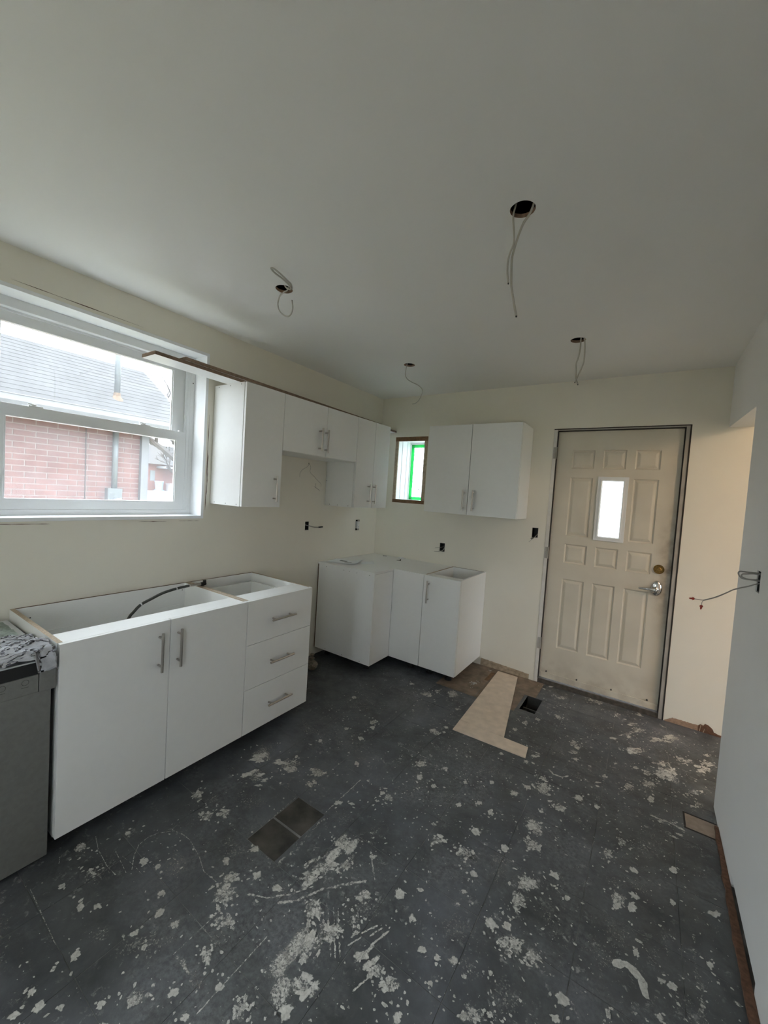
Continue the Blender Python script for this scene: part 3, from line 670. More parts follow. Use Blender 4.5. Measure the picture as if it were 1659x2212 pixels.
# ------------------------------------------------------------------ corner cabinet and its neighbour
def corner_base():
    r = thing('corner_cabinet', (.4, -.45, 0), 'white L-shaped corner base cabinet with papers on its closed top', 'cabinet', 'base cabinets'); t = .018; z1 = ZBT-.016
    mb = MB()
    mb.box(.016, XB, C0, C0+t, ZBO, z1); mb.box(.004, .020, C0+t, -.004, ZBO, z1, 3); mb.box(.020, E1-.001, -.020, -.004, ZBO, z1); mb.box(E1-t, E1-.001, YIN+.020, -.020, ZBO, z1)
    mb.prism([(.020, C0+t), (XB-.020, C0+t), (XB-.020, YIN+.020), (E1-t, YIN+.020), (E1-t, -.020), (.020, -.020)], ZBO, ZBO+t)
    mb.box(.004, .016, C0+.002, C0+t, ZBO, z1, 3)
    mb.build('body', WHITE, r, bevel=.0006)
    tp = MB().prism([(.004, C0), (XB-.002, C0), (XB-.002, YIN+.004), (E1-.001, YIN+.004), (E1-.001, -.004), (.004, -.004)], z1, ZBT).build('top_panel', 'white', r, bevel=.0008)
    MB().box(XB-.018, XB, C0+t+.002, YIN-.001, ZBO, z1-.001).build('door', 'white', r, bevel=.001)
    d = MB().box(XB+.001, E1-G, YIN, YIN+.018, ZBO, z1+.010).build('door', 'white', r, bevel=.001)
    dots([(x, C0, z1-.012) for x in (.10, .30, .36, .44, .57)]+[(x, C0, ZBO+.014) for x in (.14, .33, .52)], (0, -1, 0), r)
    for x, y in ((.52, C0+.10), (.08, C0+.1), (.80, YIN+.09), (.08, -.08)): leg(x, y, r)
corner_base()
def small_base():
    x0, x1 = E1, E2
    r = thing('base_cabinet', ((x0+x1)/2, YIN/2, 0), 'narrow white open-topped base cabinet with one door in the corner run', 'cabinet', 'base cabinets'); t = .018; yf = YIN+.021
    mb = MB(); mb.box(x0, x0+t, yf, -.004, ZBO, ZBT, 0, top=1); mb.box(x1-t, x1, yf, -.004, ZBO, ZBT, 0); mb.box(x0+t, x1-t, yf, -.004, ZBO, ZBO+t); mb.box(x0+t, x1-t, -.020, -.004, ZBO+t, ZBT, 0, top=3); mb.box(x0+t, x1-t, yf, yf+.085, ZBT-.020, ZBT-.003)
    mb.build('body', WHITE, r, bevel=.0006)
    d = MB().box(x0+G, x1-G, YIN, YIN+.018, ZBO, ZBT-.001).build('door', 'white', r, bevel=.001); bar_handle((.966, YIN, .710), (0, 0, 1), (0, -1, 0), d, .182)
    for x in (x0+.06, x1-.09): leg(x, YIN+.10, r); leg(x, -.09, r)
small_base()

# ------------------------------------------------------------------ papers and bits on the corner cabinet
def sheet(name, quad, z, th, label, ink=False):
    mb = MB(); n = 8
    a, b, c, d = [Vector((*q, z)) for q in quad]
    def P(u, v): 
        p = (a*(1-u)+b*u)*(1-v)+(d*(1-u)+c*u)*v; p.z += .045*max(0, u-.55)**1.5*(1 if ink else .4)+.004*math.sin(u*6+1)*v*(1 if ink else .3)+.010*max(0, .3-u)*(1 if ink else 0); return p
    g = [[P(i/n, j/n) for j in range(n+1)] for i in range(n+1)]
    for i in range(n):
        for j in range(n):
            q = [g[i][j], g[i+1][j], g[i+1][j+1], g[i][j+1]]; mi = 1 if ink and (i, j) in ((2, 4), (2, 5), (3, 5), (3, 4), (5, 2), (4, 2)) else 0
            mb.poly([p+Vector((0, 0, th)) for p in q], mi); mb.poly([p for p in q[::-1]], 0)
    return tag(mb.build(name, ['paper', 'ink']), label, 'paper')
sheet('instruction_booklet', [(.06, -.800), (.325, -.715), (.250, -.515), (.012+.02, -.640)], ZBT+.0022, .002, 'open printed instruction sheet on the corner cabinet', True)
sheet('paper_sheet', [(.300, -.628), (.395, -.540), (.305, -.440), (.250, -.510)], ZBT+.0008, .0006, 'small blank paper sheet next to the printed instructions')
bits = [('screw', (.195, -.075)), ('screw', (.235, -.030)), ('bracket', (.42, -.17)), ('bracket', (.385, -.045))]
mb = MB(); x, y = .42, -.17; mb.box(x-.02, x+.02, y-.008, y+.008, ZBT, ZBT+.002); mb.box(x+.018, x+.02, y-.008, y+.008, ZBT+.002, ZBT+.014)
tag(mb.build('metal_bracket', 'boxm'), 'small metal angle bracket lying on the corner cabinet top', 'bracket')
mb = MB().tube([(.18, -.085, ZBT+.004), (.212, -.068, ZBT+.004)], .0022, 6).lathe((.18, -.085, ZBT+.004), (-1, -.5, 0), [(.004, 0), (.004, .003)], 8)
tag(mb.build('wood_screw', 'boxm'), 'single loose screw on the back of the corner cabinet top', 'screw')
mb = MB().box(.345, .40, -.062, -.035, ZBT, ZBT+.012).box(.40, .425, -.055, -.040, ZBT, ZBT+.008)
tag(mb.build('plastic_clip', 'vinyl', bevel=.002), 'white plastic clip at the wall edge of the corner cabinet top', 'clip')

# ------------------------------------------------------------------ hose in the sink base
r = thing('supply_hose', (.19, -2.25, ZBO+.02), 'dark flexible hose arching out of the open sink base', 'hose')
path = [(.23, -2.56, ZBO+.05), (.225, -2.54, .45), (.21, -2.505, .68), (.205, -2.484, .749), (.20, -2.458, .777), (.20, -2.423, .809), (.20, -2.37, .830), (.20, -2.31, .8515), (.195, -2.233, .862), (.18, -2.150, .8625), (.165, -2.09, .858), (.165, -2.066, .856)]
MB().tube(path, .0075, 10).build('hose_tube', 'hose', r, smooth=True)
mb = MB().tube(path[9:], .0085, 10); mb.build('braided_end', 'steel', r, smooth=True)
mb = MB(); mb.lathe((.165, -2.066, .856), (0, 1, 0), [(.010, 0), (.012, .004), (.012, .020), (.008, .022), (.008, .034)], 12); mb.box(.158, .172, -2.048, -2.034, .848, .880); mb.build('connector', 'black', r)
for k in (5, 8):
    p = Vector(path[k]); d = (Vector(path[k+1])-p).normalized(); MB().lathe(p, d, [(.0092, -.003), (.0092, .003)], 10).build('label_band', 'vinyl', r)

# ------------------------------------------------------------------ dishwasher and the cloth on it
def dishwasher():
    y1, y0, zt = -2.9105, -3.508, .797
    r = thing('dishwasher', (.31, (y0+y1)/2, 0), 'grey stainless dishwasher under the cloth at the left edge', 'dishwasher')
    mb = MB(); mb.box(.03, .585, y0+.008, y1-.014, .05, zt-.006); mb.build('tub_body', 'black', r)
    MB().box(.02, .612, y0+.004, y1-.004, zt-.006, zt).build('top_plate', 'dwtop', r, bevel=.001)
    MB().box(.585, .612, y0+.004, y1-.012, .028, .680).build('door', 'dw', r, bevel=.003)
    MB().box(.585, .613, y0+.004, y1-.050, .6805, .745).build('control_strip', 'dw', r, bevel=.0015)
    MB().box(.575, .608, y0+.004, y1-.050, .7455, zt-.007).build('display_band', 'black', r)
    MB().box(.585, .616, y1-.0485, y1, .677, zt+.001).build('end_cap', 'dw', r, bevel=.002)
    for y in (-2.998, -3.060, -3.122):
        mb = MB(); n = 24
        for k in range(n):
            a, b = 2*math.pi*k/n, 2*math.pi*(k+1)/n
            mb.poly([(.6134, y+q*math.cos(t_), .727+q*math.sin(t_)) for q, t_ in ((.009, a), (.0104, a), (.0104, b), (.009, b))])
        mb.box(.6130, .6134, y-.011, y+.009, .7085, .7098)
        mb.build('button', 'screw', r)
    for y in (y1-.06, y0+.06): MB().lathe((.54, y, 0), (0, 0, 1), [(.018, 0), (.018, .008), (.008, .010), (.008, .05)], 12).build('foot', 'black', r)
    MB().box(.545, .560, y0+.01, y1-.016, .004, .028).build('kick_plate', 'black', r)
dishwasher()
def cloth():
    nx, ny = 60, 64; x0, x1, y0, y1 = .30, .662, -3.44, -2.880; zt = .7985
    mb = MB(); g = []
    for i in range(nx+1):
        row = []
        for j in range(ny+1):
            u, v = i/nx, j/ny; x = x0+(x1-x0)*u; y = y0+(y1-y0)*v
            n1 = noise.noise((x*7+y*3, y*5, 0)); n2 = noise.noise((x*20-y*4, y*7+x*5, 3)); rid = 1-abs(noise.noise((x*13+y*6, y*4-x*7, 7)))*2.4
            z = zt+.012+.018*max(0, n1+.25)+.004*n2+.013*max(0, rid)**2
            # roll towards the right, thicker over the front right corner
            z += .022*math.exp(-((x-.565)/.07)**2-((y+2.965)/.09)**2)+.012*math.exp(-((x-.50)/.05)**2)
            if x < .36: z -= .010*(.36-x)/.06
            # front edge: lifted on the left so that the plate shows, hanging at the right
            hang = max(0, x-.606); side = max(0, y+2.916)
            cut = .560+.055*min(1, max(0, (y+3.08)/.10))+.018*noise.noise((y*14, 5, 1))
            if x > cut: z -= (x-cut)*(1.35 if y > -2.975 else .25); x = cut+(x-cut)*(.35)
            if side > 0: z -= side*1.6; y = -2.916+side*.16
            z = max(z, zt+.0015) if (x < .612 and y < -2.916) else max(z, .757)
            if x >= .604 and z < zt+.004: x = max(x, .6185)
            row.append((x, y, z))
        g.append(row)
    for i in range(nx):
        for j in range(ny): mb.poly([g[i][j], g[i+1][j], g[i+1][j+1], g[i][j+1]])
    o = mb.build('cloth', 'cloth', smooth=True); bm = bmesh.new(); bm.from_mesh(o.data); bmesh.ops.remove_doubles(bm, verts=bm.verts, dist=1e-5); bm.to_mesh(o.data); bm.free()
    so = o.modifiers.new('thickness', 'SOLIDIFY'); so.thickness = .003; so.offset = 1
    tag(o, 'crumpled grey cloth thrown over the top of the dishwasher', 'cloth')
    # pale insulation mat behind it
    mb = MB(); n = 16; gg = [[(.06+.235*i/n, -3.46+.52*j/n, zt+.004+.014*abs(noise.noise((i*.6, j*.5, 9)))+(.010 if 0 < i < n and 0 < j < n else 0)) for j in range(n+1)] for i in range(n+1)]
    for i in range(n):
        for j in range(n): mb.poly([gg[i][j], gg[i+1][j], gg[i+1][j+1], gg[i][j+1]])
    mb.box(.06, .295, -3.46, -2.94, zt, zt+.004)
    tag(mb.build('insulation_mat', 'foam', smooth=True), 'pale green fibrous mat behind the cloth on the dishwasher', 'mat')
cloth()

# ------------------------------------------------------------------ boards let into the floor
mb = MB().prism([(1.424, -.040), (1.592, -.040), (1.764, -.972), (1.468, -.972)], .0006, .0065, 2)
tag(mb.build('floor_board', 'plank', bevel=.0008), 'long tapered beige board lying in the floor towards the door', 'board', 'patch boards in the floor')
mb = MB().prism([(1.468, -.976), (1.912, -.976), (1.926, -1.090), (1.474, -1.104)], .0006, .0065, 2)
tag(mb.build('floor_board', 'plank', bevel=.0008), 'short beige cross board at the near end of the tapered one', 'board', 'patch boards in the floor')

# ------------------------------------------------------------------ bundle on the floor behind the drawers
r = thing('pipe_stub', (.21, -1.085, 0), 'plastic-wrapped pipe stub on the floor behind the drawer cabinet', 'pipe')
bm = bmesh.new(); bmesh.ops.create_icosphere(bm, subdivisions=4, radius=1)
for v in bm.verts:
    d = 1+.22*noise.noise(v.co*2.1)+.10*noise.noise(v.co*6); v.co = Vector((v.co.x*.050*d, v.co.y*.036*d, max(-.98, v.co.z)*.040*d))
me = bpy.data.meshes.new('wrap'); mz = min(v.co.z for v in bm.verts); bm.transform(Matrix.Translation((0, 0, -mz))); bm.to_mesh(me); bm.free(); me.materials.append(M['bag'])
o = bpy.data.objects.new('wrap', me); C.objects.link(o); o.parent = r; o.location = (0, 0, 0)
MB().lathe((.205, -1.088, .06), (0, .08, 1), [(.016, 0), (.016, .03), (.022, .032), (.022, .042), (.012, .046), (.012, .062), (.018, .064), (.016, .072)], 14).build('valve', 'bag', r)

# ================================================================== WIRING
def cable(name, pts, r, m_, label, group=None, tip=True, cat='cable'):
    t_ = thing(name, pts[0], label, cat, group)
    r *= 1.15; MB().tube(pts, r, 8, sub=6).build('sheath', m_, t_, smooth=True)
    if tip:
        a, b = Vector(pts[-2]), Vector(pts[-1]); d = (b-a).normalized()
        MB().tube([b-d*.001, b+d*.004], r*.75, 8).build('cut_end', 'black', t_)
    return t_
GC = 'cables hanging from the ceiling holes'
def up(p, dx=0): return [(p[0]+dx, p[1]+.01, H+.20), (p[0]+dx*.6, p[1]+.006, H+.09)]
cable('light_cable', up((1.960, -2.09), .01)+[(1.956, -2.09, 2.494), (1.950, -2.09, 2.465), (1.949, -2.09, 2.442), (1.954, -2.09, 2.406), (1.957, -2.088, 2.363), (1.947, -2.09, 2.330), (1.942, -2.09, 2.302), (1.943, -2.09, 2.267), (1.949, -2.09, 2.230)], .0029, 'cable', 'shorter of two white cables hanging from the nearest ceiling hole', GC)
cable('light_cable', up((2.014, -2.080), .01)+[(2.011, -2.080, 2.478), (1.998, -2.080, 2.445), (1.983, -2.080, 2.426), (1.970, -2.080, 2.393), (1.958, -2.080, 2.349), (1.952, -2.080, 2.310), (1.955, -2.080, 2.250), (1.959, -2.080, 2.214), (1.970, -2.080, 2.165), (1.982, -2.080, 2.117)], .0034, 'cable', 'longer of two white cables hanging from the nearest ceiling hole', GC)
cable('light_cable', [(.80, -2.09, H+.20), (.812, -2.095, H+.08), (.835, -2.105, 2.475), (.868, -2.105, 2.448), (.892, -2.110, 2.444), (.915, -2.136, 2.446), (.922, -2.170, 2.449), (.928, -2.214, 2.454), (.930, -2.252, 2.457), (.923, -2.262, 2.455), (.918, -2.236, 2.449), (.919, -2.190, 2.444), (.912, -2.145, 2.439), (.897, -2.120, 2.437)], .0034, 'cable', 'white cable bent flat against the ceiling beside the left near hole', GC)
cable('light_cable', [(.84, -2.085, H+.20), (.846, -2.09, H+.06), (.844, -2.09, 2.462), (.812, -2.09, 2.452), (.787, -2.09, 2.440), (.774, -2.09, 2.411), (.781, -2.09, 2.378), (.808, -2.09, 2.348), (.846, -2.09, 2.328), (.872, -2.09, 2.332), (.884, -2.09, 2.359), (.877, -2.09, 2.396)], .0028, 'cable', 'white cable curling down like a hook from the left near ceiling hole', GC)
cable('light_cable', up((.793, -.85), .008)+[(.791, -.85, 2.474), (.788, -.85, 2.457), (.782, -.85, 2.420), (.784, -.85, 2.390), (.804, -.85, 2.361), (.846, -.85, 2.333), (.896, -.85, 2.309), (.930, -.85, 2.282), (.940, -.85, 2.255), (.932, -.85, 2.223), (.913, -.85, 2.191), (.889, -.85, 2.174), (.868, -.85, 2.170)], .0028, 'cable', 'white S-shaped cable hanging from the ceiling hole above the corner', GC)
cable('light_cable', up((1.992, -.85), .006)+[(1.991, -.85, 2.474), (1.991, -.85, 2.449), (1.991, -.85, 2.411), (1.985, -.85, 2.361), (1.977, -.85, 2.328), (1.979, -.85, 2.276), (1.983, -.85, 2.237), (1.994, -.85, 2.205)], .0036, 'cable', 'left of two white cables hanging from the ceiling hole before the door', GC)
cable('light_cable', up((2.010, -.872), .0)+[(2.012, -.872, 2.470), (2.017, -.872, 2.442), (2.020, -.872, 2.390), (2.020, -.872, 2.331), (2.010, -.872, 2.289), (1.996, -.872, 2.250), (1.982, -.872, 2.213)], .0036, 'cable', 'right of two white cables hanging from the ceiling hole before the door', GC)

def ebox(rect, wall, label, cat='electrical box'):
    """open steel box sunk behind its hole"""
    a, b, c, d = rect; t_ = .002; depth = .062; e = .0015
    f, s, o0 = {'left': (fx, -1, 0), 'back': (fy, 1, 0), 'right': (fx, 1, W)}[wall]
    depth = .045 if wall == 'right' else depth
    loc = f((a+b)/2, (c+d)/2, o0); r_ = thing('electrical_box', loc, label, cat, 'electrical boxes in the walls')
    mb = MB(); mb.slab(f, a+e, b-e, c+e, d-e, o0+s*.004, o0+s*depth, [(a+e+t_, b-e-t_, c+e+t_, d-e-t_)]); mb.slab(f, a+e, b-e, c+e, d-e, o0+s*depth, o0+s*(depth+.002))
    mb.build('box_shell', 'boxm', r_)
    return r_
b1 = ebox(BOX1, 'left', 'dark open box with a taped cable end under the short wall cabinet')
MB().tube([(-.05, -1.02, 1.190), (-.02, -1.018, 1.172), (.012, -1.000, 1.166), (.020, -.960, 1.156), (.018, -.915, 1.151), (.018, -.893, 1.151)], .0042, 8).build('cable', 'greycable', b1, smooth=True)
MB().tube([(.018, -.894, 1.151), (.018, -.843, 1.153)], .0058, 8).build('tape_end', 'black', b1)
b2 = ebox(BOX2, 'left', 'white double socket without a cover plate near the corner', 'socket')
a, b, c, d = BOX2; mb = MB(); mb.box(-.02, .004, a+.022, b-.004, c+.018, d-.018); fo = mb.build('socket_body', 'vinyl', b2, bevel=.003)
for zc in (c+.035, d-.035):
    MB().lathe((.004, (a+b)/2+.009, zc), (1, 0, 0), [(.0165, 0), (.0165, .003), (.015, .004)], 18).build('socket_face', 'vinyl', b2)
    k = MB(); k.box(.0082, .0086, (a+b)/2+.002, (a+b)/2+.0045, zc-.002, zc+.007); k.box(.0082, .0086, (a+b)/2+.013, (a+b)/2+.0155, zc-.002, zc+.007); k.lathe((.0082, (a+b)/2+.009, zc-.008), (1, 0, 0), [(.003, 0), (.003, .0004)], 8); k.build('slots', 'black', b2)
MB().box(-.004, .003, (a+b)/2, (a+b)/2+.018, c+.001, c+.018).build('strap', 'steel', b2); MB().box(-.004, .003, (a+b)/2, (a+b)/2+.018, d-.018, d-.001).build('strap', 'steel', b2)
hw = thing('hood_wire', (.001, -1.035, 1.694), 'thin white wire hanging from a small hole under the short wall cabinet', 'cable')
MB().tube([(-.02, -1.035, 1.696), (.004, -1.035, 1.692), (.012, -1.024, 1.664), (.014, -1.029, 1.623), (.016, -.985, 1.592), (.018, -.940, 1.560), (.030, -.906, 1.530), (.038, -.915, 1.508)], .0016, 6).build('wire', 'cable', hw, smooth=True)
MB().tube([(-.01, -1.035, 1.694), (.005, -1.036, 1.690), (.008, -1.060, 1.664), (.008, -1.105, 1.640), (.008, -1.135, 1.610), (.008, -1.140, 1.575)], .0012, 6).build('wire', 'greycable', hw, smooth=True)
coil = [(.036, -.975, 1.530), (.036, -.977, 1.510)]
for k in range(40): t_ = k/40*2*math.pi*2.3; coil.append((.036+.016*math.sin(t_), -.968+.046*math.cos(t_+1.6)+.0006*k, 1.493-.012*math.cos(t_+1.6)-.0003*k))
MB().tube(coil, .0017, 6, sub=2).build('coil', 'cable', hw, smooth=True)
b4 = ebox(BOX4, 'back', 'dark open box with bare wires above the corner cabinet')
for p in ([(.80, .05, 1.02), (.795, .01, 1.01), (.775, -.02, 1.003), (.745, -.03, .999), (.732, -.03, .995)], [(.80, .05, .99), (.79, 0, .975), (.76, -.02, .962), (.722, -.03, .960)]):
    MB().tube(p, .0016, 6).build('wire', 'greycable', b4, smooth=True)
MB().tube([(.81, .05, 1.01), (.812, .006, 1.004), (.808, -.004, .985), (.79, -.006, .972), (.77, .0, .968)], .0026, 6).build('wire', 'cable', b4, smooth=True)
b5 = ebox(BOX5, 'back', 'dark open box with hanging wires beside the door frame')
for p, m_ in (([(1.64, .05, 1.24), (1.640, .0, 1.222), (1.634, -.012, 1.205), (1.614, -.02, 1.188), (1.606, -.022, 1.180)], 'black'), ([(1.63, .05, 1.23), (1.628, -.004, 1.212), (1.618, -.014, 1.198), (1.600, -.02, 1.186)], 'black'), ([(1.645, .05, 1.235), (1.640, -.008, 1.215), (1.628, -.018, 1.196), (1.604, -.026, 1.172), (1.590, -.028, 1.156)], 'cable')):
    MB().tube(p, .0022, 6).build('wire', m_, b5, smooth=True)
b6 = ebox(BOX6, 'right', 'wall box with looped grey cables and red wire nuts on the right wall')
MB().tube([(W+.03, -1.262, 1.225), (2.796, -1.26, 1.212), (2.775, -1.26, 1.200), (2.732, -1.26, 1.179), (2.707, -1.26, 1.159), (2.673, -1.26, 1.133), (2.633, -1.26, 1.111)], .0026, 8).build('cable', 'greycable', b6, smooth=True)
k = MB().tube([(2.635, -1.26, 1.112), (2.620, -1.26, 1.1115), (2.600, -1.26, 1.112)], .0012, 6); k.build('wire', 'black', b6, smooth=True)
MB().tube([(2.635, -1.26, 1.112), (2.630, -1.26, 1.103), (2.629, -1.26, 1.090)], .0012, 6).build('wire', 'greycable', b6, smooth=True)
def nut(p, d):
    k = MB().lathe(p, d, [(.0042, -.001), (.0044, .004), (.0034, .012), (.0024, .0165), (.0012, .018)], 8)
    for s in (-1, 1): q = Vector(p)+Vector((0, 0, 0)); dd = Vector(d).normalized(); o_ = dd.cross(Vector((0, 1, 0))).normalized()*s; k.tube([q+o_*.003, q+o_*.0062+dd*.006], .0013, 5)
    k.build('wire_nut', 'red', b6)['label'] = 'red wire nut'
nut((2.602, -1.26, 1.112), (-1, 0, -.06)); nut((2.629, -1.26, 1.088), (-.06, 0, -1))
for dy, pp in ((0, [(W+.03, -1.25, 1.256), (2.798, -1.25, 1.256), (2.768, -1.25, 1.255), (2.743, -1.25, 1.255), (2.740, -1.25, 1.242), (2.755, -1.25, 1.226), (2.798, -1.25, 1.228), (W+.03, -1.25, 1.228)]), (.012, [(W+.03, -1.25, 1.252), (2.796, -1.25, 1.253), (2.781, -1.25, 1.253), (2.763, -1.25, 1.249), (2.750, -1.25, 1.246), (2.748, -1.25, 1.236), (2.761, -1.25, 1.229), (2.798, -1.25, 1.226), (W+.03, -1.25, 1.225)])):
    MB().tube([(p[0], p[1]-dy, p[2]) for p in pp], .0028, 8).build('cable', 'greycable', b6, smooth=True)

